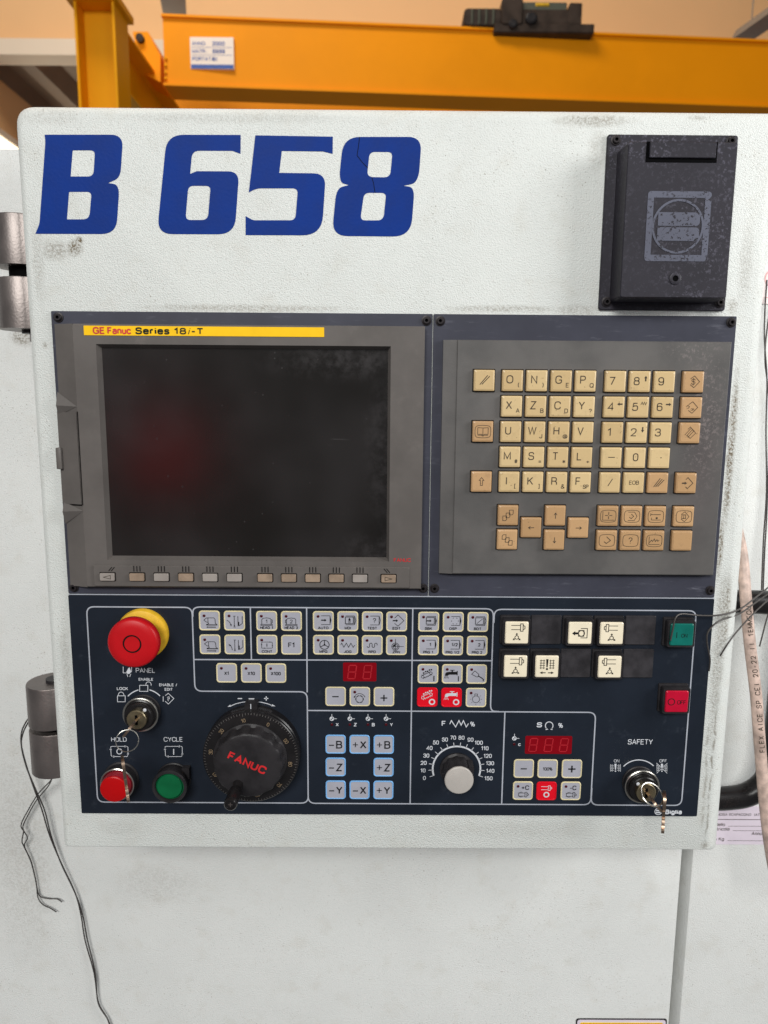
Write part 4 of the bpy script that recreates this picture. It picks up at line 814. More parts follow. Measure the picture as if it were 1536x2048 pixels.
# membrane keys
def mem_mesh(rim, face):
    b = MB(); b.loft([rrect(0, 0, 18.3, 18.0, 2.8, -0.2), rrect(0, 0, 18.3, 18.0, 2.8, 0.5), rrect(0, 0, 17.6, 17.3, 2.6, 0.9), rrect(0, 0, 16.6, 16.3, 2.2, 0.9), rrect(0, 0, 15.9, 15.6, 1.9, 0.6)], 0, False, True, 1)
    return b.mesh('membrane_key', [rim, face])
MK = {'c': mem_mesh('mem_rim', 'mem_grey'), 'b': mem_mesh('mem_blue', 'mem_grey'), 'r': mem_mesh('mem_red', 'mem_red')}
LEDm = MB().lathe(0, 0, [(1.25, 0), (1.25, 0.3), (0.7, 0.6)], 14).mesh('indicator_light', 'led')
MHt = 0.85
def mk(x, z, kind='c', led=True, draw=None, ink='print_black'):
    k = place('membrane_key', MK[kind], OP, (x, z, 0))
    if led: place('indicator_light', LEDm, k, (x - 4.5, z + 4.4, 0.6))
    if draw: b = MB(); draw(b, x, z); b.put('legend', ink, k, (x, z, 0), smooth=0)
def ms(b, x, z, pts, w=0.45, closed=False): b.stroke([(x + p[0], z + p[1]) for p in pts], w, MHt, closed=closed)
def mf(b, x, z, pts): b.fill([(x + p[0], z + p[1]) for p in pts], MHt)
def mt(b, x, z, t, dx=0, dz=-6.0, cap=2.5, off=0.025, sx=1.0, sp=1.05): b.text(t, x + dx, z + dz, cap, MHt, 0, off, 'C', sx, 0, sp)
def harrow(b, x, z, x0, x1, zz, w=0.55, hd=1.1):
    s = 1 if x1 > x0 else -1; ms(b, x, z, [(x0, zz), (x1 - s * hd, zz)], w); mf(b, x, z, [(x1, zz), (x1 - s * 1.8 * hd, zz + hd), (x1 - s * 1.8 * hd, zz - hd)])
def tailst(s):
    def d(b, x, z):
        ms(b, x, z, [(-4.8, 0.6), (-2.2, 2.6), (-1.2, 2.6), (-1.2, -1.4), (-2.2, -1.4), (-4.8, 0.6)]); ms(b, x, z, [(-1.2, 2.6), (4, 2.6), (5, 1.4), (5.2, -2.4), (6.6, -3.4), (6.6, -4), (-2.6, -4), (-2.6, -3.4), (-0.6, -2.6), (-1.2, -1.4)]); ms(b, x, z, [(-2.6, -3.7), (6.6, -3.7)], 0.6)
        harrow(b, x, z, 5.6 if s < 0 else -2.8, -2.8 if s < 0 else 5.6, -5.8, 0.7, 0.7)
    return d
def toolk(s):
    def d(b, x, z):
        ms(b, x, z, [(0, 4.3), (0, -5.6)], 0.45); ms(b, x, z, [(-0.8, 4.3), (1.2, 4.3)]); ms(b, x, z, [(-0.8, -5.6), (1, -5.6)]); mf(b, x, z, [(-0.6, -3.8), (0.6, -3.8), (0, -5.4)])
        ms(b, x, z, [(3.2, 4.3), (3.2, -1.2)]); ms(b, x, z, [(7, 4.3), (7, -2.2), (4, -4.6)]); mf(b, x, z, [(3, -0.8), (4.2, -0.8), (4.2, -3.8), (3, -5)])
        if s > 0: ms(b, x, z, [(-6.6, 0.4), (-5, -0.2), (-3.8, -1.8), (-3.1, -4)]); mf(b, x, z, [(-3.8, -3), (-2.4, -3), (-2.8, -5.2)])
        else: ms(b, x, z, [(-5, 0.2), (-3.4, -1.2), (-2.6, -3), (-2.2, -5)]); mf(b, x, z, [(-5.6, 0.6), (-3.4, -0.4), (-4.4, -1.4)])
    return d
def head(n, s):
    def d(b, x, z):
        ms(b, x, z, [(-4.2, -3), (-4.2, 1.4), (-3, 2.5), (0, 2.9), (3, 2.5), (3.9, 1.4), (3.9, -3)]); ms(b, x, z, [(-5, -3), (5, -3), (5, -4), (-5, -4)], 0.45, True)
        sx = 1 if s > 0 else -1; ms(b, x, z, [(sx * 3.9, 1.4), (sx * 5, 1), (sx * 5, -1.6), (sx * 3.9, -2)]); b.text(n, x, z - 0.3, 3.4, MHt, 0, 0); mt(b, x, z, 'HEAD ' + n, sx=0.95)
    return d
def loopi(b, x, z):
    ms(b, x, z, [(-4.6, -3), (-4.6, 2), (-4, 2.6), (4.2, 2.6), (4.8, 2), (4.8, -2.4), (4.2, -3), (-4, -3)], 0.4, True); ms(b, x, z, [(0, 1.2), (0, -1.6)], 0.6); mf(b, x, z, [(2.4, 3.1), (3.8, 2.6), (2.4, 2.1)]); mf(b, x, z, [(-2, -2.5), (-3.4, -3), (-2, -3.5)]); mf(b, x, z, [(-5.1, 0), (-4.6, 1.4), (-4.1, 0)]); mf(b, x, z, [(4.3, -0.4), (4.8, -1.8), (5.3, -0.4)]); mt(b, x, z, 'CONT')
C1, C2, C3 = -189.3, -211.0, -237.2
mk(-149.5, C1, draw=tailst(-1)); mk(-127.7, C1, draw=toolk(1)); mk(-149.6, C2, draw=tailst(1)); mk(-127.8, C2, led=False, draw=toolk(-1))
mk(-99.5, C1, draw=head('1', 1)); mk(-77.9, C1, draw=head('2', -1)); mk(-99.6, C2, draw=loopi); mk(-78, C2, led=False, draw=lambda b, x, z: b.text('F1', x, z, 4.6, MHt, 0, 0.01))
for x, t in ((-135.7, 'X1'), (-113.9, 'X10'), (-92.2, 'X100')): mk(x, C3, draw=lambda b, x, z, t=t: b.text(t, x, z - 0.2, 3.2, MHt, 0, 0.02, sx=0.9))
def tape(b, x, z, solid=True, dx=0):
    ms(b, x, z, [(-1.8 + dx, 5), (6 + dx, 5)]); ms(b, x, z, [(-1.8 + dx, -3), (6 + dx, -3)]); ms(b, x, z, [(6 + dx, 5), (6 + dx, -3)])
    q = [(6 + dx, 5), (7.1 + dx, 1), (6 + dx, -3)]
    mf(b, x, z, q) if solid else ms(b, x, z, q)
def marrow(b, x, z, x0, x1, zz): mf(b, x, z, [(x0, zz + 0.5), (x1 - 1.6, zz + 0.5), (x1 - 1.6, zz + 1.3), (x1, zz), (x1 - 1.6, zz - 1.3), (x1 - 1.6, zz - 0.5), (x0, zz - 0.5)])
def i_auto(b, x, z): tape(b, x, z); marrow(b, x, z, -1.8, 2.8, 1); mt(b, x, z, 'AUTO')
def i_mdi(b, x, z):
    tape(b, x, z, False); ms(b, x, z, [(-2, 4), (5, 4), (5, -2), (-2, -2)], 0.55, True); mf(b, x, z, [(0.6, 1.8), (1.5, 3.4), (2.6, 1.8), (2.2, 0.6), (1, 0.6)]); ms(b, x, z, [(1, 0.8), (1.1, -1.4)]); ms(b, x, z, [(2.2, 0.8), (2.1, -1.4)]); mt(b, x, z, 'MDI')
def i_test(b, x, z): tape(b, x, z, False); b.text('?', x + 2, z + 0.9, 4.4, MHt, 0, 0); mt(b, x, z, 'TEST')
def i_edit(b, x, z): ms(b, x, z, [(-1.8, 3.2), (1.2, 6.2), (6.4, 1), (1.2, -4.0), (-1.8, -1.4)]); marrow(b, x, z, -3.4, 1.2, 1); mt(b, x, z, 'EDIT')
def i_mpg(b, x, z):
    o = (1, 0.2); ms(b, x, z, arc(*o, 4.1, 0, 360, 28)[:-1], 0.6, True)
    for a in (90, 210, 330): ms(b, x, z, [o, arc(*o, 4.1, a, a, 1)[0]], 0.6)
    mf(b, x, z, arc(*o, 0.8, 0, 360, 10)[:-1]); mt(b, x, z, 'MPG')
def i_jog(b, x, z): ms(b, x, z, [(-6.2, 0), (-5.2, 1.9), (-3.4, -2), (-1.2, 1.9), (0.8, -2), (2.8, 1.9), (4.8, -2), (6.2, 0)]); mt(b, x, z, 'JOG')
def i_rpd(b, x, z):
    p = arc(-3.3, -0.9, 1.1, 180, 360, 8) + arc(-1.1, 0.9, 1.1, 180, 0, 8) + arc(1.1, -0.9, 1.1, 180, 360, 8) + arc(3.3, 0.9, 1.1, 180, 0, 8) + [(4.4, 0)]; ms(b, x, z, p, 0.5); mt(b, x, z, 'RPD')
def i_zrn(b, x, z):
    o = (-0.8, -1); ms(b, x, z, arc(*o, 3.2, 0, 360, 24)[:-1], 0.45, True); ms(b, x, z, arc(*o, 2.1, 0, 360, 20)[:-1], 0.4, True); mf(b, x, z, [o] + arc(*o, 2.1, 90, 180, 6)); ms(b, x, z, [(-0.8, 6), (-0.8, -4)], 0.4); ms(b, x, z, [(-4, -1), (6.4, -1)], 0.4); mt(b, x, z, 'ZRN')
for x, f in zip((-50, -28.6, -7.1, 14.2), (i_auto, i_mdi, i_test, i_edit)): mk(x, C1 + 0.1, draw=f)
for x, f in zip((-50, -28.6, -7.1, 14.2), (i_mpg, i_jog, i_rpd, i_zrn)): mk(x, C2 + 0.2, draw=f)
def i_sbk(b, x, z): tape(b, x, z); ms(b, x, z, [(-2, 4), (5, 4), (5, -2), (-2, -2)], 0.5, True); marrow(b, x, z, -1.8, 2.6, 1); mt(b, x, z, 'SBK')
def i_osp(b, x, z):
    tape(b, x, z)
    for a in range(0, 360, 60): ms(b, x, z, arc(1.6, 1, 3, a - 10, a + 10, 2), 0.4)
    mt(b, x, z, 'OSP')
def i_bdt(b, x, z): tape(b, x, z, False); ms(b, x, z, [(-2, 4), (5, 4), (5, -2), (-2, -2)], 0.5, True); ms(b, x, z, [(-0.8, -1.2), (4, 3)], 0.4); mt(b, x, z, 'BDT')
def i_prg(t):
    def d(b, x, z): tape(b, x, z); b.text(t, x + 1.8, z + 1, 3.0, MHt, 0, 0.02, sx=0.9); mt(b, x, z, 'PRG ' + t, sx=0.9)
    return d
for x, f in zip((42.2, 63.7, 85.3), (i_sbk, i_osp, i_bdt)): mk(x, C1 + 0.1, draw=f)
for x, t in zip((42.3, 63.7, 85.3), ('1', '1/2', '2')): mk(x, C2 + 0.2, draw=i_prg(t))
def conv(b, x, z):
    A, B = (-4.6, -2.6), (2.6, 0.8)
    for o in (A, B): ms(b, x, z, arc(*o, 1.2, 0, 360, 14)[:-1], 0.4, True)
    d = Vector((B[0] - A[0], B[1] - A[1])).normalized(); n = Vector((-d.y, d.x))
    for s in (1, -1): ms(b, x, z, [(A[0] + n.x * s * 1.3, A[1] + n.y * s * 1.3), (B[0] + n.x * s * 1.3, B[1] + n.y * s * 1.3)], 0.45)
    for k in range(6):
        p = Vector(A) + d * (k * 1.6)
        for s in (1, -1): q = p + n * s * 1.3; ms(b, x, z, [tuple(q), tuple(q + n * s * 0.9)], 0.4)
    for k in range(5): mf(b, x, z, arc(-3.8 + k * 1.7, 1.0 + k * 0.75 + (0.5 if k % 2 else 0), 0.75, 0, 360, 7)[:-1])
def i_chip(b, x, z): conv(b, x, z); mf(b, x, z, [(4.9, -1.6), (5.8, -1.6), (5.8, -6.6), (4.9, -6.6)])
def tap(b, x, z, dz=0):
    mf(b, x, z + dz, fillet([(-6.4, -2.6, 0), (-6, 0.8, 2.2), (-1.6, 1.2, 1), (4.2, 1.2, 0), (4.2, -1.4, 0), (-3, -1.4, 1), (-4, -2.6, 0)], 4)); mf(b, x, z + dz, [(4, 2), (4.8, 2), (4.8, -2), (4, -2)]); mf(b, x, z + dz, [(-0.6, 1.2), (0.6, 1.2), (0.5, 2.5), (-0.5, 2.5)]); ms(b, x, z + dz, [(-2, 2.7), (2, 2.7)], 0.6)
    for k in range(4): ms(b, x, z + dz, [(-6.4 + k * 0.8, -3), (-7.2 + k * 1.4, -5)], 0.35)
def i_cool(b, x, z): tap(b, x, z, 1); mf(b, x, z, [(5.2, -1.8), (6, -1.8), (6, -6.6), (5.2, -6.6)])
def i_gun(b, x, z): ms(b, x, z, [(-4.4, 0), (-1.6, 3.2), (2, 0), (1.6, -1.8), (0.6, -2.6)], 0.45, True); ms(b, x, z, [(1.4, -1.4), (4.8, -3.6), (6.2, -4.8), (6, -6.4)], 0.8)
def i_chip0(b, x, z): conv(b, x + 0.6, z + 2.2); ms(b, x, z, arc(4.2, -4.2, 2.3, 0, 360, 20)[:-1], 1.1, True)
def i_cool0(b, x, z): tap(b, x + 0.4, z, 3); ms(b, x, z, arc(4.2, -4.2, 2.3, 0, 360, 20)[:-1], 1.1, True)
def i_lamp(b, x, z):
    ms(b, x, z, arc(0, -1.4, 3.2, 0, 360, 22)[:-1], 0.4, True); ms(b, x, z, [(-1.2, 1.6), (-1.2, 3.6), (1.2, 3.6), (1.2, 1.6)], 0.4)
    for a in (0, 40, 140, 180, 220, 270, 320): ms(b, x, z, [arc(0, -1.4, 4.4, a, a, 1)[0], arc(0, -1.4, 5.2, a, a, 1)[0]], 0.4)
mk(42.4, C3 + 0.2, draw=i_chip); mk(63.9, C3 + 0.2, draw=i_cool); mk(85.5, C3 + 0.2, draw=i_gun)
mk(42.2, -258.8, 'r', False, i_chip0, 'print_white'); mk(63.7, -258.9, 'r', False, i_cool0, 'print_white'); mk(85.6, -258.9, draw=i_lamp)
def minus(b, x, z): ms(b, x, z, [(-2.8, 0), (2.8, 0)], 1.0)
def plus(b, x, z): ms(b, x, z, [(-3, -1), (3, -1)], 1.1); ms(b, x, z, [(0, 2), (0, -4)], 1.1)
def i_tur(b, x, z):
    o = (-0.2, -2.2); 
    for a in range(0, 360, 60): ms(b, x, z, arc(*o, 3.4, a - 20, a + 20, 5), 0.6)
    ms(b, x, z, arc(*o, 3.1, 0, 360, 20)[:-1], 0.3, True); ms(b, x, z, arc(*o, 5.2, 20, 140, 12), 0.45); mf(b, x, z, [(-5.2, 0.8), (-5, -1.2), (-3.4, 0.2)])
mk(-39.5, -258.6, led=False, draw=minus); mk(-17.9, -258.6, draw=i_tur); mk(3.6, -258.6, led=False, draw=plus)
for x, z, t in ((-39.6, -303.9, '-B'), (-18, -303.9, '+X'), (3.7, -303.9, '+B'), (-39.6, -325.8, '-Z'), (3.7, -325.8, '+Z'), (-39.6, -348, '-Y'), (-18, -348, '+X'), (3.7, -348, '+Y')):
    if (x, z) == (-18, -348): t = '-X'
    def d(b, x, z, t=t):
        if t[0] == '-': ms(b, x, z, [(-5.9, -0.8), (-1.4, -0.8)], 1.0)
        else: ms(b, x, z, [(-6, -0.2), (-1.4, -0.2)], 0.75); ms(b, x, z, [(-3.7, 2.1), (-3.7, -2.5)], 0.75)
        b.text(t[1], x + 3.3, z - 0.2, 7.4, MHt, 0, 0.012, sx=0.98)
    mk(x, z, 'b', False, d)
mk(130.6, -326.4, led=False, draw=minus); mk(152.2, -326.4, led=False, draw=lambda b, x, z: b.text('100%', x, z, 3.2, MHt, 0, 0.01, sx=0.85)); mk(174.2, -326.4, led=False, draw=lambda b, x, z: (ms(b, x, z, [(-3.3, 0), (3.3, 0)], 1.3), ms(b, x, z, [(0, 3.3), (0, -3.3)], 1.3)))
def spin(b, x, z, o=(0, 0)):
    ox, oz = o
    ms(b, x + ox, z + oz, [(-5, 1.5), (1.5, 1.5)], 0.45); ms(b, x + ox, z + oz, [(-5, -1.5), (1.5, -1.5)], 0.45); ms(b, x + ox, z + oz, [(1.5, 2.3), (3.2, 2.3), (3.2, -2.3), (1.5, -2.3)], 0.45, True); ms(b, x + ox, z + oz, [(3.2, 1.2), (4.6, 0.6), (4.6, -0.6), (3.2, -1.2)], 0.45)
def cax(t):
    def d(b, x, z): b.text(t, x + 2.0, z + 3.2, 4.4, MHt, 0, 0.015, sx=0.95); spin(b, x + 0.6, z - 3.6); ms(b, x, z, arc(-1.4, -3.6, 2.4, 60, 300, 10), 0.4)
    return d
mk(130.6, -347.9, draw=cax('+C')); mk(174.2, -347.9, draw=cax('-C'))
mk(152.1, -348.1, 'r', False, lambda b, x, z: (spin(b, x, z + 3), ms(b, x, z, arc(0, -3.4, 2.2, 0, 360, 20)[:-1], 1.1, True)), 'print_white')

# seven segment displays
def seg_digit(b, cx, cz, w, hh, h):
    sh = 0.12; f = lambda x, z: (cx + x + z * sh, cz + z)
    a, c = w / 2, hh / 2; g = 0.35
    for (p, q) in (((-a + g, c), (a - g, c)), ((-a + g, 0), (a - g, 0)), ((-a + g, -c), (a - g, -c)), ((-a, c - g), (-a, g)), ((a, c - g), (a, g)), ((-a, -g), (-a, -c + g)), ((a, -g), (a, -c + g))): b.stroke([f(*p), f(*q)], 1.0, h)
for (x0, x1, z0, z1, xs) in ((-32.8, -3.2, -244.4, -227.1, (-24.8, -11.2)), (131.1, 173.3, -312.2, -295.0, (138.4, 152.2, 166.0))):
    b = MB(); cx, cz, w, hh = (x0 + x1) / 2, (z0 + z1) / 2, x1 - x0, z1 - z0
    dd = b.loft([rrect(cx, cz, w, hh, 1.2, -1), rrect(cx, cz, w, hh, 1.2, 0.12)]).put('digital_display', 'digit_bg', OP, (cx, cz, 0))
    for x in xs: b = MB(); seg_digit(b, x, cz, 6.6, 12.4, 0.3); b.put('digit', 'digit_seg', dd, (x, cz, 0), smooth=0)

# printed panel lettering and symbols
b = MB(); H0 = 0.25
def fl(nm='printed_symbol'):
    global b
    if b.v:
        xs = [p[0] for p in b.v]; zs = [p[1] for p in b.v]; b.put(nm, 'print_white', OP, ((min(xs) + max(xs)) / 2, (min(zs) + max(zs)) / 2, 0), smooth=0)
    b = MB()
def lt(t, x, z, cap, off=0.0, al='C', sx=1.0): MB().text(t, x, z, cap, H0, 0, off, al, sx).put('lettering', 'print_white', OP, (x, z, 0), smooth=0)
def pt(t, px, py, cap, off=0.0, al='C', sx=1.0, sp=1.0): x, z = pm(px, py, 0); lt(t, x, z, cap, off, al, sx)
def ps(pts, w=0.7, closed=False): b.stroke([pm(p[0], p[1], 0) for p in pts], w, H0, closed=closed)
def pf(pts): b.fill([pm(p[0], p[1], 0) for p in pts], H0)
pt('PANEL', 291, 1340.5, 4.4, 0.0, sx=1.0); pt('ENABLE', 292, 1358.5, 2.6, 0.02); pt('LOCK', 245, 1377, 2.8, 0.025); pt('ENABLE /', 336.5, 1369.5, 2.6, 0.02); pt('EDIT', 337.5, 1378.5, 2.6, 0.02)
pt('HOLD', 238, 1478.5, 4.3); pt('CYCLE', 346.5, 1478.5, 4.3); pt('SAFETY', 1280.5, 1483.5, 5.0, 0.0, sx=0.95); pt('ON', 1233, 1521.5, 2.9); pt('OFF', 1326, 1521.5, 2.9)
K1 = lambda x, y: (160 + x / 6.678, 1200 + y / 6.678)
ps([K1(*p) for p in ((578, 890), (578, 972), (625, 972))], 0.5); ps([K1(*p) for p in ((690, 890), (690, 960))], 0.5); pf([K1(*p) for p in ((620, 960), (650, 905), (665, 900), (685, 960), (660, 985), (635, 985))]); ps([K1(*p) for p in ((628, 985), (640, 1025))], 0.5); ps([K1(*p) for p in ((680, 985), (666, 1025))], 0.5)
fl()
ps([K1(*p) for p in ((502, 1278), (605, 1278), (605, 1358), (502, 1358))], 0.55, True); ps([K1(550 + 38 * math.cos(a), 1272 - 44 * math.sin(a)) for a in [math.pi * i / 10 for i in range(11)]], 0.55)
fl()
ps([K1(*p) for p in ((798, 1138), (907, 1138), (907, 1218), (798, 1218))], 0.55, True); ps([K1(916 + 36 * math.cos(a), 1130 - 38 * math.sin(a)) for a in [-0.3 + (math.pi + 0.3) * i / 10 for i in range(11)]], 0.55)
fl()
ps([K1(857 + 296 * math.cos(math.radians(a)), 1486 - 296 * math.sin(math.radians(a))) for a in range(137, 104, -4)], 0.9); ps([K1(857 + 296 * math.cos(math.radians(a)), 1486 - 296 * math.sin(math.radians(a))) for a in range(76, 40, -4)], 0.9)
fl()
ps([K1(*p) for p in ((1112, 1285), (1112, 1355))], 0.6); ps([K1(*p) for p in ((1140, 1275), (1180, 1245), (1255, 1315), (1182, 1388), (1138, 1350))], 0.55); ps([K1(*p) for p in ((1165, 1300), (1190, 1290), (1195, 1318), (1172, 1318), (1182, 1350))], 0.5)
fl()
K2 = lambda x, y: (170 + x / 6.678, 1420 + y / 6.678)
for dx in (0, 725):
    q = [(345, 490), (365, 484), (560, 484), (575, 495), (575, 605), (560, 620), (365, 620), (350, 605)]
    ps([K2(x + dx, y) for x, y in q], 0.5, True); pf([K2(x + dx, y) for x, y in ((530, 468), (555, 484), (530, 500))]); pf([K2(x + dx, y) for x, y in ((392, 605), (362, 620), (392, 635))]); pf([K2(x + dx, y) for x, y in ((330, 530), (345, 500), (360, 530))]); pf([K2(x + dx, y) for x, y in ((560, 580), (575, 610), (590, 580))]); fl()
ps([K2(460 + 34 * math.cos(a), 552 + 34 * math.sin(a)) for a in [2 * math.pi * i / 16 for i in range(16)]], 0.8, True); ps([K2(1185, 518), K2(1185, 595)], 0.9)
fl()
K3 = lambda x, y: (370 + x / 5.689, 1370 + y / 5.689)
ps([K3(600, 153), K3(650, 153)], 0.9); ps([K3(900, 152), K3(948, 152)], 0.9); ps([K3(925, 128), K3(925, 176)], 0.9); fl(); pf([K3(722, 150), K3(792, 150), K3(757, 210)]); fl()
ps([K3(*p) for p in ((725, 186), (650, 195), (580, 212), (525, 235))], 0.7); ps([K3(*p) for p in ((796, 186), (870, 195), (940, 212), (990, 232))], 0.7); pf([K3(484, 248), K3(515, 222), K3(528, 244)]); pf([K3(1030, 240), K3(992, 218), K3(980, 240)]); fl()
for px_, t in ((663.7, 'X'), (699.8, 'Z'), (736, 'B'), (772.2, 'Y'), (1028.6, 'c')):
    y0 = 1437.2 if t != 'c' else 1476.5; x, z = pm(px_, y0, 0)
    b.stroke(arc(x, z, 1.7, 0, 360, 16)[:-1], 0.7, H0, closed=True); b.fill([(x, z)] + arc(x, z, 1.9, 90, 180, 5), H0 + 0.03); b.fill([(x, z)] + arc(x, z, 1.9, 270, 360, 5), H0 + 0.03); b.stroke([(x, z + 1.6), (x, z + 4.4)], 0.5, H0); b.stroke([(x + 1.6, z), (x + 4.4, z)], 0.5, H0)
    fl(); lt(t, x + 4.8, z - 5.6, 3.2 if t != 'c' else 3.4, 0.03); place('indicator_light', LEDm, OP, (x, z - 5.6, 0))
x, z = pm(887.5, 1446.8); lt('F', x, z, 5.0, 0.02, sx=1.1); x, z = pm(945, 1448); lt('%', x, z, 4.6, 0.01, sx=0.85)
K4 = lambda x, y: (810 + x / 3.938, 1410 + y / 3.938)
ps([K4(352, 150), K4(365, 122), K4(398, 172), K4(425, 122), K4(442, 158), K4(460, 122), K4(482, 172), K4(500, 145)], 0.8); fl()
x, z = pm(1078.7, 1449.4); lt('S', x, z, 4.8, 0.03, sx=1.3); ps([K4(1135 + 30 * math.cos(math.radians(a)), 162 - 30 * math.sin(math.radians(a))) for a in range(-55, 236, 15)], 0.8); pf([K4(1112, 178), K4(1128, 192), K4(1106, 196)]); pf([K4(1158, 178), K4(1162, 196), K4(1144, 192)]); fl(); x, z = pm(1121, 1450.6); lt('%', x, z, 4.6, 0.01, sx=0.85)
fx, fz = 69.8, -327.0
b.stroke(arc(fx, fz, 21.6, -18, 198, 40), 1.5, H0); fl('scale_arc')
for i in range(16):
    a = 198 - 14.4 * i; p0 = arc(fx, fz, 21.6, a, a, 1)[0]; p1 = arc(fx, fz, 25.4, a, a, 1)[0]; b.stroke([p0, p1], 0.55, H0); fl('scale_mark')
    q = arc(fx, fz, 29.6 + (1.6 if 3 < i < 12 else 0) - (1.0 if 6 <= i <= 9 else 0), a, a, 1)[0]; lt(str(i * 10), q[0] + (0.8 if i >= 9 else (-0.8 if i < 6 else 0)) * (1.3 if i > 9 else 1), q[1], 3.9, 0.015, 'C', 0.9)
K5 = lambda x, y: (1170 + x / 4.197, 1430 + y / 4.197)
ps([K5(451 + 178 * math.cos(math.radians(a)), 554 - 178 * math.sin(math.radians(a))) for a in range(136, 43, -5)], 0.9); fl()
for dx, off in ((255, False), (645, True)):
    for yy in (422, 436, 450, 464): ps([K5(dx - 45, yy), K5(dx - 14, yy)], 0.35); ps([K5(dx + 14, yy), K5(dx + 45, yy)], 0.35)
    for xx in (-42, -28, 28, 42): ps([K5(dx + xx, 412), K5(dx + xx, 474)], 0.35)
    pf([K5(dx - 9, 408), K5(dx + 9, 408), K5(dx + 4, 458), K5(dx - 4, 458)]); pf([K5(dx + 6 * math.cos(a), 470 + 6 * math.sin(a)) for a in [2 * math.pi * i / 8 for i in range(8)]])
    if off: ps([K5(dx - 46, 402), K5(dx + 44, 488)], 0.4); ps([K5(dx + 46, 402), K5(dx - 44, 488)], 0.4)
    fl()
x, z = pm(1330.5, 1623.5); lt('Biglia', x + 0.5, z, 4.6, 0.045, 'L', 0.95)
x, z = pm(1316.5, 1622.5); b.stroke(arc(x, z, 3.2, 0, 360, 20)[:-1], 0.7, H0, closed=True)
for d in (0.9, -1.1): b.fill([(x - 2.2, z + d - 0.7), (x + 2, z + d - 0.7), (x + 2, z + d + 0.7), (x - 2.2, z + d + 0.7)], H0 + 0.05)
fl('maker_emblem')

# square push buttons and blanking covers
SQb = MB().loft([rrect(0, 0, 26.4, 26.0, 1.2, -0.5), rrect(0, 0, 26.4, 26.0, 1.2, 1.6), rrect(0, 0, 25.6, 25.2, 1.4, 2.2), rrect(0, 0, 23.8, 23.4, 2, 2.4), rrect(0, 0, 23.6, 23.2, 2, 5.4), rrect(0, 0, 24.6, 24.2, 1.6, 5.8), rrect(0, 0, 24.4, 24, 1.8, 8.6), rrect(0, 0, 23.4, 23.0, 1.8, 9.6), rrect(0, 0, 20.8, 20.4, 1.5, 9.4)]).mesh('button_housing', 'black')
SQl = {}
for nm in ('cream_lens', 'teal_lens', 'crim_lens'):
    SQl[nm] = MB().loft([rrect(0, 0, 20.2, 19.8, 1.4, 9.0), rrect(0, 0, 20.0, 19.6, 1.4, 10.2), rrect(0, 0, 18.6, 18.2, 1.4, 10.9)]).mesh('lens', nm)
BLm = MB().loft([rrect(0, 0, 26.6, 26.2, 1.0, -0.5), rrect(0, 0, 26.6, 26.2, 1.0, 1.5), rrect(0, 0, 25.8, 25.4, 1.0, 2.0), rrect(0, 0, 22, 21.6, 3.0, 1.7)]).mesh('blanking_cover', 'blank_black')
BH_ = 11.05
def sqb(x, z, lens, draw, ink='print_black', label=None):
    k = place('push_button', SQb, OP, (x, z, 0), label=label); place('lens', SQl[lens], k, (x, z, 0))
    b = MB(); draw(b, x, z); b.put('legend', ink, k, (x, z, 0), smooth=0)
def bs(b, x, z, pts, w=0.55, closed=False): b.stroke([(x + p[0], z + p[1]) for p in pts], w, BH_, closed=closed)
def bf(b, x, z, pts): b.fill([(x + p[0], z + p[1]) for p in pts], BH_)
def spinb(m):
    def d(b, x, z):
        f = lambda l: [(m * p[0], p[1]) for p in l]
        bs(b, x, z, f([(-5, 6.8), (3, 6.8)])); bs(b, x, z, f([(-5, 3.0), (3, 3.0)])); bs(b, x, z, f([(3, 8.2), (5.2, 8.2), (5.2, 1.6), (3, 1.6)]), 0.6, True); bs(b, x, z, f([(5.2, 6.8), (6.8, 6), (6.8, 3.8), (5.2, 3)]), 0.6)
        bs(b, x, z, arc(0, -4, 1.6, 0, 360, 14)[:-1], 0.6, True)
        for a in (90, 215, 325): u = arc(0, -4, 1, a, a, 1)[0]; ux, uz = u[0], u[1] + 4; bs(b, x, z, [(ux * 1.7, -4 + uz * 1.7), (ux * 2.8, -4 + uz * 2.8)], 0.6); bf(b, x, z, [(ux * 4.2, -4 + uz * 4.2), (ux * 2.6 - uz * 1.1, -4 + uz * 2.6 + ux * 1.1), (ux * 2.6 + uz * 1.1, -4 + uz * 2.6 - ux * 1.1)])
    return d
def chuck(b, x, z):
    bs(b, x, z, arc(1, 0, 2.6, 0, 360, 18)[:-1], 0.8, True); bs(b, x, z, [(-1.4, 2.6), (3.2, 2.6), (3.2, -2.6), (-1.4, -2.6), (-1.4, 2.6)], 0.6); bs(b, x, z, [(0.4, 4.4), (6, 4.4), (6, -4), (0.4, -4)], 0.6); bf(b, x, z, [(-2, 0.9), (-4.4, 0.9), (-4.4, 2), (-7, 0), (-4.4, -2), (-4.4, -0.9), (-2, -0.9)])
def guard(b, x, z):
    for s in (-1, 1):
        for zz in (5.6, 3.4, 1.2, -1): bs(b, x, z, [(s * 1.9, zz), (s * 6.4, zz)], 0.5)
        for xx in (2.8, 5.4): bs(b, x, z, [(s * xx, 6.6), (s * xx, -2)], 0.5)
        bs(b, x, z, [(s * 1, -5.4), (s * 4.4, -5.4)], 0.8); bf(b, x, z, [(s * 6.2, -5.4), (s * 3.8, -4.2), (s * 3.8, -6.6)])
    bf(b, x, z, [(-1, 7), (1, 7), (0.5, -0.4), (-0.5, -0.4)]); bf(b, x, z, arc(0, -2, 1, 0, 360, 10)[:-1])
SXs = (117.8, 145.1, 172.5, 199.8, 227.7); Z1, Z2 = -195.4, -225.8
sqb(SXs[0], Z1, 'cream_lens', spinb(1)); sqb(SXs[2], Z1, 'cream_lens', chuck); sqb(SXs[3], Z1, 'cream_lens', spinb(-1))
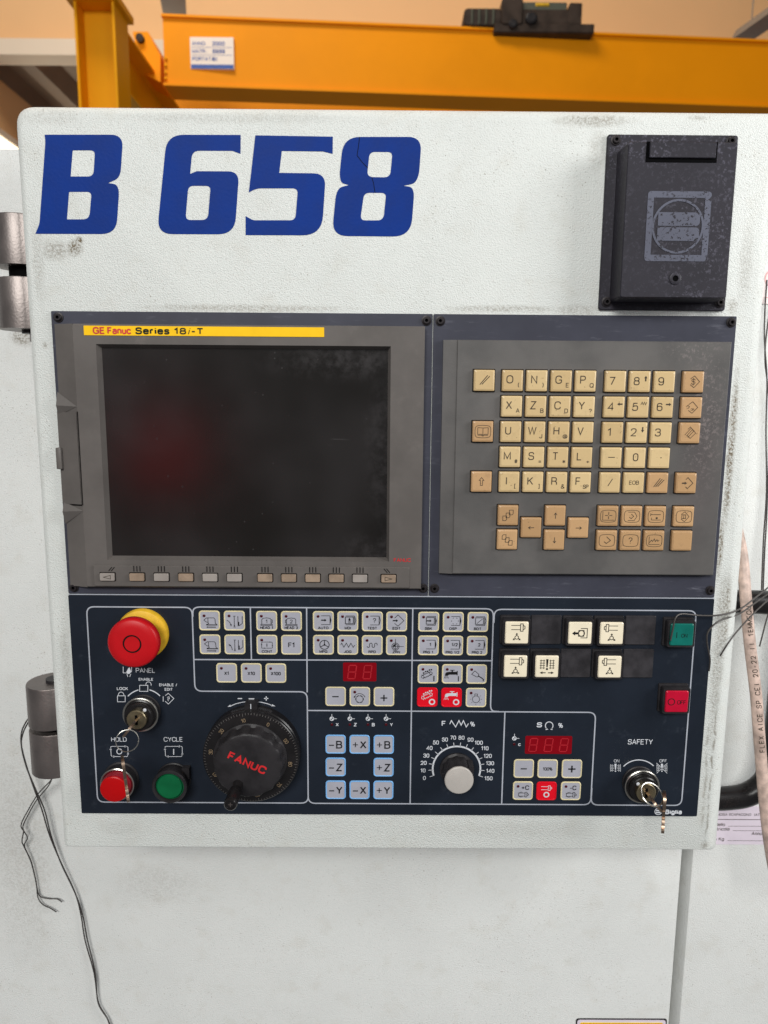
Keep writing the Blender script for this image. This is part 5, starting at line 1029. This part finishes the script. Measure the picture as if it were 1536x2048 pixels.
sqb(SXs[0], Z2, 'cream_lens', spinb(1)); sqb(SXs[1], Z2, 'cream_lens', guard); sqb(SXs[3], Z2, 'cream_lens', spinb(-1))
for (x, z) in ((SXs[1], Z1), (SXs[4], Z1), (SXs[2], Z2), (SXs[4], Z2)): place('blanking_cover', BLm, OP, (x, z, 0))
sqb(260.6, -196.3, 'teal_lens', lambda b, x, z: (bs(b, x, z, [(-4.6, 2.4), (-4.6, -2.6)], 0.6), b.text('ON', x + 2, z - 0.6, 3.4, BH_, 0, 0.0, sx=0.9)), 'print_black', 'green ON push button')
sqb(260.5, -257.3, 'crim_lens', lambda b, x, z: (bs(b, x, z, arc(-5, 0, 2.9, 0, 360, 20)[:-1], 0.7, True), b.text('OFF', x + 4, z - 0.4, 3.9, BH_, 0, 0.0, sx=0.85)), 'print_black', 'crimson OFF push button')

# emergency stop
ex, ez = -207.8, -201.2
es = MB().lathe(ex, ez, [(22.5, 0), (22.5, 3.4), (21.5, 5.2), (18, 6.2), (14, 6.4)], 48).put('emergency_stop_button', 'estop_yellow', OP, (ex, ez, 0), label='red mushroom emergency stop with yellow collar')
MB().lathe(ex, ez, [(13.5, 6), (13.5, 12), (11, 12.5), (11, 18), (14, 19)], 36, cap1=False).put('stem', 'steelgrey', es, (ex, ez, 0))
MB().lathe(ex, ez, [(13, 17), (20.2, 18.5), (21.6, 20.5), (21.6, 25.2), (21.0, 27.0), (19.4, 28.2), (14, 28.8), (8.0, 29.0), (7.8, 28.4), (6.6, 28.4), (6.4, 29.0)], 56).put('mushroom_head', 'estop_red', es, (ex, ez, 0))
MB().lathe(ex, ez, [(7.95, 28.5), (6.5, 28.5)], 40, cap1=False).put('ring_groove', 'groove', es, (ex, ez, 0))

# keys
def keyring(c, r, nrm, label, t=0.45):
    n = Vector(nrm).normalized(); a = n.cross(Vector((0, 1, 0.1))).normalized(); d = n.cross(a); c = Vector(c); P = [tuple(c + (a * math.cos(u) + d * math.sin(u)) * r) for u in [2 * math.pi * i / 32 for i in range(33)]]
    return MB().tube(P, t, 6, cap=False).put('key_ring', 'chrome', None, tuple(c), label=label, cat='key ring')
def key(tip, along, side, label, bowlen=16, bladelen=26, bw=8.5, th=2.0):
    """flat key: blade starts at tip and runs along; side = direction across the blade"""
    A = Vector(along).normalized(); Sd = Vector(side); Sd = (Sd - A * Sd.dot(A)).normalized(); T = A.cross(Sd); o = Vector(tip)
    teeth = [(0, 0), (1, 1.8)]
    for i in range(7): teeth += [(2 + i * 2.6, 3.4 if i % 2 else 2.4), (3.3 + i * 2.6, 1.6 if i % 3 else 3.0)]
    out = [(0, -2.6)] + [(p[0], p[1]) for p in teeth] + [(bladelen, 3.2)] + [(bladelen + bowlen * (0.5 - 0.5 * math.cos(math.radians(u))), bw * math.sin(math.radians(u)) ** 0.6) for u in range(12, 180, 12)] + [(bladelen + bowlen, 0)] + [(bladelen + bowlen * (0.5 + 0.5 * math.cos(math.radians(u))), -bw * math.sin(math.radians(u)) ** 0.6) for u in range(12, 170, 12)] + [(bladelen, -2.8)]
    hole = [(bladelen + bowlen * 0.72 + 2.2 * math.cos(u), 2.2 * math.sin(u)) for u in [2 * math.pi * i / 12 for i in range(12)]]
    b = MB(); b.slab([out, hole[::-1]], -th / 2, th / 2); b.fill([out, hole[::-1]], -th / 2)
    b.v = [tuple(o + A * p[0] + Sd * p[1] + T * p[2]) for p in b.v]
    return b.put('key', 'keymetal', None, tuple(o + A * bladelen), smooth=20, label=label, cat='key')
def lock(cx, cz, name, dot, facet):
    k = MB().lathe(cx, cz, [(15, -0.5), (15, 1.2), (14.2, 1.8), (14.2, 8.5)], 40, cap1=False).put(name, 'black', OP, (cx, cz, 0))
    MB().lathe(cx, cz, [(14.4, 7.6), (15.6, 8.4), (15.6, 10), (15, 10.4), (14, 10.2), (13.6, 8.8)], 44, cap1=False).put('chrome_ring', 'chrome', k, (cx, cz, 0))
    MB().lathe(cx, cz, [(13.7, 8), (13.7, 9.6), (12.6, 10.2), (12.4, 15.5), (11.6, 16.2)], 40).put('rotor', 'black_gloss', k, (cx, cz, 0))
    MB().lathe(cx, cz, [(8.6, 16), (8.6, 19.6), (8.0, 20.2)], 32).put('cylinder_face', 'brass', k, (cx, cz, 0))
    MB().lathe(cx + dot[0], cz + dot[1], [(1.5, 15.8), (1.5, 16.9), (0.9, 17.2)], 12).put('marker_dot', 'print_white', k, (cx, cz, 0))
    MB().loft([rrect(cx, cz, 2.4, 9, 0.6, 20.15), rrect(cx, cz, 2.4, 9, 0.6, 20.35)]).put('keyway', 'hole', k, (cx, cz, 0))
lk = (-210.4, -272.7); sf = (235.4, -338.2)
lock(*lk, 'key_switch', (6.4, 7.6), 0); lock(*sf, 'key_switch', (-6.6, 6.6), 0)
rad = Vector((-0.60, -0.80, 0))
key((lk[0], lk[1], 2), (-0.02, -0.02, 1), rad, 'worn key stuck in the lock switch below the emergency stop', 15, 26, 7.5)
kx, kz = pm(252, 1485, 50); keyring((kx, kz, 47), 9.0, (0.25, 0.2, 1), 'thin wire key ring hanging in front of the HOLD marking')
kx, kz = pm(257, 1604, 38); key((kx, kz, 38), (-0.03, 1, 0.12), (0.38, 0.5, 1), 'copper coloured spare key hanging over the red HOLD button', 20, 24, 8.0, 2.4)
key((sf[0] + 0.5, sf[1], 2), (0.05, -0.03, 1), Vector((0.65, -0.76, 0)), 'key in the safety switch lower right', 15, 26, 7.5)
kx, kz = pm(1304, 1589, 40); keyring((kx, kz, 40), 10.0, (0.25, 0.75, 0.62), 'thin ring looped through the safety switch key', 0.6)
kx, kz = pm(1325, 1666, 36); key((kx, kz, 36), (-0.06, 1, 0.10), (-0.36, 0.5, 1), 'spare key with dark teeth hanging below the safety switch', 16, 24, 7.5, 2.4)

# round push buttons
hx, hz_ = -233.7, -338.0
k = MB().lathe(hx, hz_, [(16, -0.5), (16, 0.8), (14.6, 1.4), (14.6, 9.4)], 40, cap1=False).put('hold_button', 'black', OP, (hx, hz_, 0), label='round red HOLD push button with metal ring')
MB().lathe(hx, hz_, [(14.4, 9), (15.2, 9.6), (15.2, 11), (14.4, 11.5), (13.4, 11.2), (13, 9.5)], 44, cap1=False).put('metal_ring', 'chrome', k, (hx, hz_, 0))
MB().lathe(hx, hz_, [(12.9, 9), (12.6, 16), (12.2, 18)], 40, cap1=False).put('lens_skirt', 'red_clear', k, (hx, hz_, 0))
MB().lathe(hx, hz_, [(12.2, 17.6), (12, 18.8), (11.3, 19.4), (11.0, 19.5)], 40).put('lens', 'red_lens', k, (hx, hz_, 0))
cx_, cz_ = -186.1, -338.0
k = MB().lathe(cx_, cz_, [(15.5, -0.5), (15.5, 1), (14.6, 1.6), (14.6, 10), (15.4, 11), (15.6, 14.2), (14.8, 15.2), (13, 15.2), (12.4, 13.0)], 44, cap1=False).put('cycle_start_button', 'black', OP, (cx_, cz_, 0), label='round green CYCLE push button in black bezel')
MB().lathe(cx_, cz_, [(12.5, 12.6), (11.6, 12.8), (11.4, 13.6), (10.8, 14.2)], 40).put('lens', 'green_lens', k, (cx_, cz_, 0))
MB().box(cx_ + 9, cx_ + 15.6, cz_ + 3, cz_ + 13, 0, 6).put('locking_tab', 'black', k, (cx_, cz_, 0), smooth=0)

# feed override knob
N_ = 48
def knurl(r, h, d): return [(fx + 0.2 + (r + d * (1 if i % 4 < 2 else 0)) * math.cos(2 * math.pi * i / N_), fz - 0.1 + (r + d * (1 if i % 4 < 2 else 0)) * math.sin(2 * math.pi * i / N_), h) for i in range(N_)]
k = MB().loft([knurl(15.6, 0, 0), knurl(15.6, 2, 0), knurl(13.4, 3, 0.7), knurl(12.8, 18.2, 0.6), knurl(12.6, 19, 0)], 0).put('feed_override_knob', 'black', OP, (fx, fz, 0), label='black knurled feed knob with pale grey cap')
MB().lathe(fx + 0.2, fz - 0.1, [(12.7, 18.6), (12.7, 20), (12.2, 20.6), (11.6, 20.8)], 44).put('cap', 'knob_grey', k, (fx, fz, 0))
MB().box(fx + 9, fx + 13.6, fz + 6.4, fz + 10.4, 3, 17).put('pointer', 'black', k, (fx, fz, 0), smooth=0)

# handwheel
wx_, wz_ = -113.3, -309.3
hw = MB().lathe(wx_, wz_, [(42.6, -0.5), (42.6, 9), (41.5, 10.2), (41.5, 11), (42.3, 11.6), (42.3, 14.2), (41.6, 14.9), (31.0, 16.6)], 72, cap1=True).put('handwheel', 'black_gloss', OP, (wx_, wz_, 0), label='black pulse handwheel with graduated dial and crank')
MB().box(wx_ - 5.5, wx_ + 5.5, wz_ + 38, wz_ + 47.5, 0, 9.5).put('index_lug', 'black', hw, (wx_, wz_, 0), smooth=0)
MB().box(wx_ - 0.35, wx_ + 0.35, wz_ + 42.7, wz_ + 47.3, 9.4, 9.8).put('index_mark', 'print_white', hw, (wx_, wz_, 0), smooth=0)
b = MB()
for i in range(100):
    a = 63 + 3.6 * i; r0 = 38.6 if i % 10 == 0 else (39.2 if i % 5 == 0 else 39.8); p0 = arc(wx_, wz_, r0, a, a, 1)[0]; p1 = arc(wx_, wz_, 41.4, a, a, 1)[0]
    b.add([(p0[0] - 0.12 * math.sin(math.radians(a)), p0[1] + 0.12 * math.cos(math.radians(a)), 15.5), (p0[0] + 0.12 * math.sin(math.radians(a)), p0[1] - 0.12 * math.cos(math.radians(a)), 15.5), (p1[0] + 0.12 * math.sin(math.radians(a)), p1[1] - 0.12 * math.cos(math.radians(a)), 15.1), (p1[0] - 0.12 * math.sin(math.radians(a)), p1[1] + 0.12 * math.cos(math.radians(a)), 15.1)], [(0, 1, 2, 3)])
b.put('graduation_marks', 'dial_tick', hw, (wx_, wz_, 0), smooth=0)
b = MB()
for i in range(10):
    a = 63 + 36 * i; q = arc(wx_, wz_, 35.2, a, a, 1)[0]; b.text(str(i * 10), q[0], q[1], 3.4, 16.25, 0, -0.01, 'C', 0.9, a - 90 + 8)
b.put('graduation_numbers', 'dial_num', hw, (wx_, wz_, 0), smooth=0)
n_ = 60
def scal(r, h, d): return [(wx_ + (r + d * math.cos(15 * 2 * math.pi * i / 120)) * math.cos(2 * math.pi * i / 120), wz_ + (r + d * math.cos(15 * 2 * math.pi * i / 120)) * math.sin(2 * math.pi * i / 120), h) for i in range(120)]
MB().loft([scal(32.4, 15.5, 0), scal(32.4, 17.5, 0), scal(31.6, 18, 0), scal(30.4, 19, 0.7), scal(29.6, 27.5, 0.6), scal(28.8, 29.2, 0.3), scal(27.0, 30, 0), scal(20, 30.2, 0)]).put('wheel_knob', 'black', hw, (wx_, wz_, 0), smooth=40)
b = MB(); b.text('FANUC', wx_ - 0.2, wz_ + 3.0, 7.4, 30.45, 0, 0.034, 'C', 1.0, -25, fit=33.5); b.put('brand_mark', 'red_print', hw, (wx_, wz_, 0), smooth=0)
gx, gz = wx_ - 8.6, wz_ - 17.0
MB().lathe(gx, gz, [(4.6, 30), (4.0, 32), (3.8, 38), (5.2, 40), (5.6, 58), (5.4, 61), (4.6, 62), (3.6, 62), (3.3, 61.2)], 28).put('crank_handle', 'black_gloss', hw, (wx_, wz_, 0))
b = MB(); b.stroke([(gx - 1.8, gz), (gx + 1.8, gz)], 0.7, 61.4); b.stroke([(gx, gz - 1.8), (gx, gz + 1.8)], 0.7, 61.45); b.put('handle_screw', 'steel', hw, (wx_, wz_, 0), smooth=0)

# ================================================================== handle, cable, wires
gh = empty('grab_handle', 400, -400, -70, 'black tubular grab handle on the machine right of the cabinet', 'handle'); go = (400, -400, -92)
path = [(330, -189.0, -92), (372, -189.5, -92), (388, -191, -92), (398, -198, -92), (402, -212, -92), (402, -292, -92), (402, -345, -92), (400, -362, -92), (393, -380, -92), (377, -392, -92), (355, -396, -92), (330, -396.5, -92)]
path = [(x * 1.025, z * 1.033, h) for x, z, h in path]
MB().tube(spline(path, 5), 12.0, 20).put('grip_tube', 'black_gloss', gh, go)
for z in (-195.2, -409.6): MB().tube([(338, z, -92), (338, z, -129)], 12.5, 16).put('mount', 'black', gh, go)
cpx = [(1470, 1040, -100), (1484, 1110, -80), (1491, 1190, -66), (1500, 1290, -57), (1512, 1390, -50), (1519, 1480, -45), (1529, 1600, -42), (1541, 1700, -40), (1560, 1800, -40)]
cp = spline([(*pm(x, y, h), h) for x, y, h in cpx], 8)
cb = empty('power_cable', *cp[-1], 'dirty pink sheathed power cable with black printing right of the cabinet', 'cable')
MB().tube(cp, 5.4, 16).put('sheath', 'cable', cb, cp[-1])
cum = [0.0]
for i in range(1, len(cp)): cum.append(cum[-1] + (Vector(cp[i]) - Vector(cp[i - 1])).length)
def on_cable(s, w, r=5.46):
    i = max(1, next((k for k in range(1, len(cum)) if cum[k] >= s), len(cum) - 1)); t = (s - cum[i - 1]) / (cum[i] - cum[i - 1]); p = Vector(cp[i - 1]).lerp(Vector(cp[i]), t)
    T = (Vector(cp[i]) - Vector(cp[i - 1])).normalized(); nh = Vector((0, 0, 1)); nh = (nh - T * nh.dot(T)).normalized(); sd = T.cross(nh)
    a = w / r; return tuple(p + nh * math.cos(a) * r + sd * math.sin(a) * r)
def dens(q):
    o = [q[0]]
    for a, c in zip(q, q[1:]):
        n = max(1, int(math.hypot(c[0] - a[0], c[1] - a[1]) / 0.12)); o += [(a[0] + (c[0] - a[0]) * k / n, a[1] + (c[1] - a[1]) * k / n) for k in range(1, n + 1)]
    return o
zr_ = pm(1503, 1348, -55)[1]; ia = min(range(len(cp)), key=lambda i: abs(cp[i][1] - zr_)); L0 = cum[ia] + 17 * 4.3
b = MB()
for q, cl in glyphs('FLEX AICE SP CEI 20-22 II 1EMMEQU', mono=0.98)[0]: b.stroke(dens(q), 0.17, 0, 0, cl)
b.v = [on_cable(L0 - p[0] * 4.4, (p[1] - 0.5) * 4.4 + 0.6) for p in b.v]; b.put('sheath_print', 'print_grey', cb, cp[-1], smooth=0)
def wire(pts, r, label, nm='wire', n=6):
    P = spline([(*pm(x, y, h), h) for x, y, h in pts], n)
    MB().tube(P, r, 6).put(nm, 'wire', None, P[0], label=label, cat='wire')
LP = [(64, 1428, -85), (52, 1444, -80), (43, 1465, -85), (43, 1492, -95), (54, 1535, -112), (70, 1582, -118), (84, 1620, -120), (99, 1670, -122), (122, 1725, -124), (150, 1785, -125), (162, 1830, -126), (170, 1880, -126), (188, 1945, -126), (197, 2005, -126), (216, 2040, -126), (226, 2080, -126)]
wire(LP, 0.75, 'long dark wire hanging from the lower hinge down the machine sheet')
wire([(x + (2.0 + 3.0 * math.sin(i * 1.3)), y, h + 0.8) for i, (x, y, h) in enumerate(LP)], 0.75, 'second strand twisted along the long hanging wire')
wire([(112, 1535, -95), (102, 1560, -110), (76, 1588, -120), (52, 1628, -122), (42, 1651, -122), (49, 1664, -121), (55, 1676, -122), (49, 1692, -124), (62, 1722, -125), (71, 1758, -126), (78, 1790, -126), (96, 1797, -126), (114, 1798, -126), (124, 1804, -126)], 0.65, 'short kinked wire on the left ending in the upper loose tip')
wire([(108, 1545, -95), (98, 1570, -110), (72, 1602, -120), (54, 1634, -122), (46, 1652, -122), (47, 1664, -122), (44, 1682, -123), (48, 1693, -124), (62, 1724, -125), (72, 1765, -126), (76, 1795, -126), (86, 1809, -126), (100, 1816, -126), (113, 1824, -126)], 0.65, 'short kinked wire on the left ending in the lower loose tip')
wire([(1534, 560, -126), (1530, 620, -122), (1529, 680, -118), (1534, 760, -116), (1532, 860, -115), (1533, 980, -112), (1527, 1080, -108), (1523, 1180, -100)], 0.8, 'thin black wire hanging straight along the right edge')
wire([(1545, 590, -124), (1534, 660, -120), (1530, 720, -118), (1538, 800, -116), (1537, 920, -115), (1534, 1020, -112), (1529, 1110, -106), (1526, 1190, -100)], 0.8, 'outer thin wire crossing its neighbour at the right edge')
wire([(1341, 1281, 14), (1346, 1258, 14), (1351, 1236, 13), (1364, 1228, 10), (1400, 1231, 8), (1440, 1230, 8), (1478, 1219, 0), (1510, 1196, -30), (1545, 1168, -50)], 0.75, 'bent wire hooked over the green ON button')
wire([(1418, 1342, 5), (1420, 1318, 6), (1414, 1285, 8), (1417, 1262, 8), (1440, 1241, 4), (1478, 1228, -10), (1510, 1206, -35), (1545, 1182, -55)], 0.75, 'curled wire drooping over the right rim of the panel')
wire([(1440, 1312, 4), (1458, 1284, 2), (1480, 1256, -10), (1510, 1224, -35), (1545, 1192, -55)], 0.75, 'straight wire end below the curled wire on the cabinet edge')
wire([(1519, 1293, -40), (1526, 1266, -42), (1534, 1236, -46), (1545, 1200, -52)], 0.75, 'short wire end right of the pink cable')

# glowing red dome on a post, added out of view to redden the screen
wl = empty('red_glow_helper', -640, -1300, 1500, 'unseen red dome added to make the soft red glow in the screen', 'lamp'); wo = (-640, -1300, 1500)
MB().loft([[(-640 + 26 * math.cos(a), z, 1500 + 26 * math.sin(a)) for a in [2 * math.pi * i / 20 for i in range(20)]] for z in (-1300, -245)], 0, True, True).put('post', 'black', wl, wo)
MB().loft([[(-640 + r * math.cos(a), z, 1500 + r * math.sin(a)) for a in [2 * math.pi * i / 28 for i in range(28)]] for r, z in ((88, -245), (102, -230), (102, -100), (92, -66), (66, -40), (26, -30))], 0, True, True).put('glow_dome', 'red_glow', wl, wo)
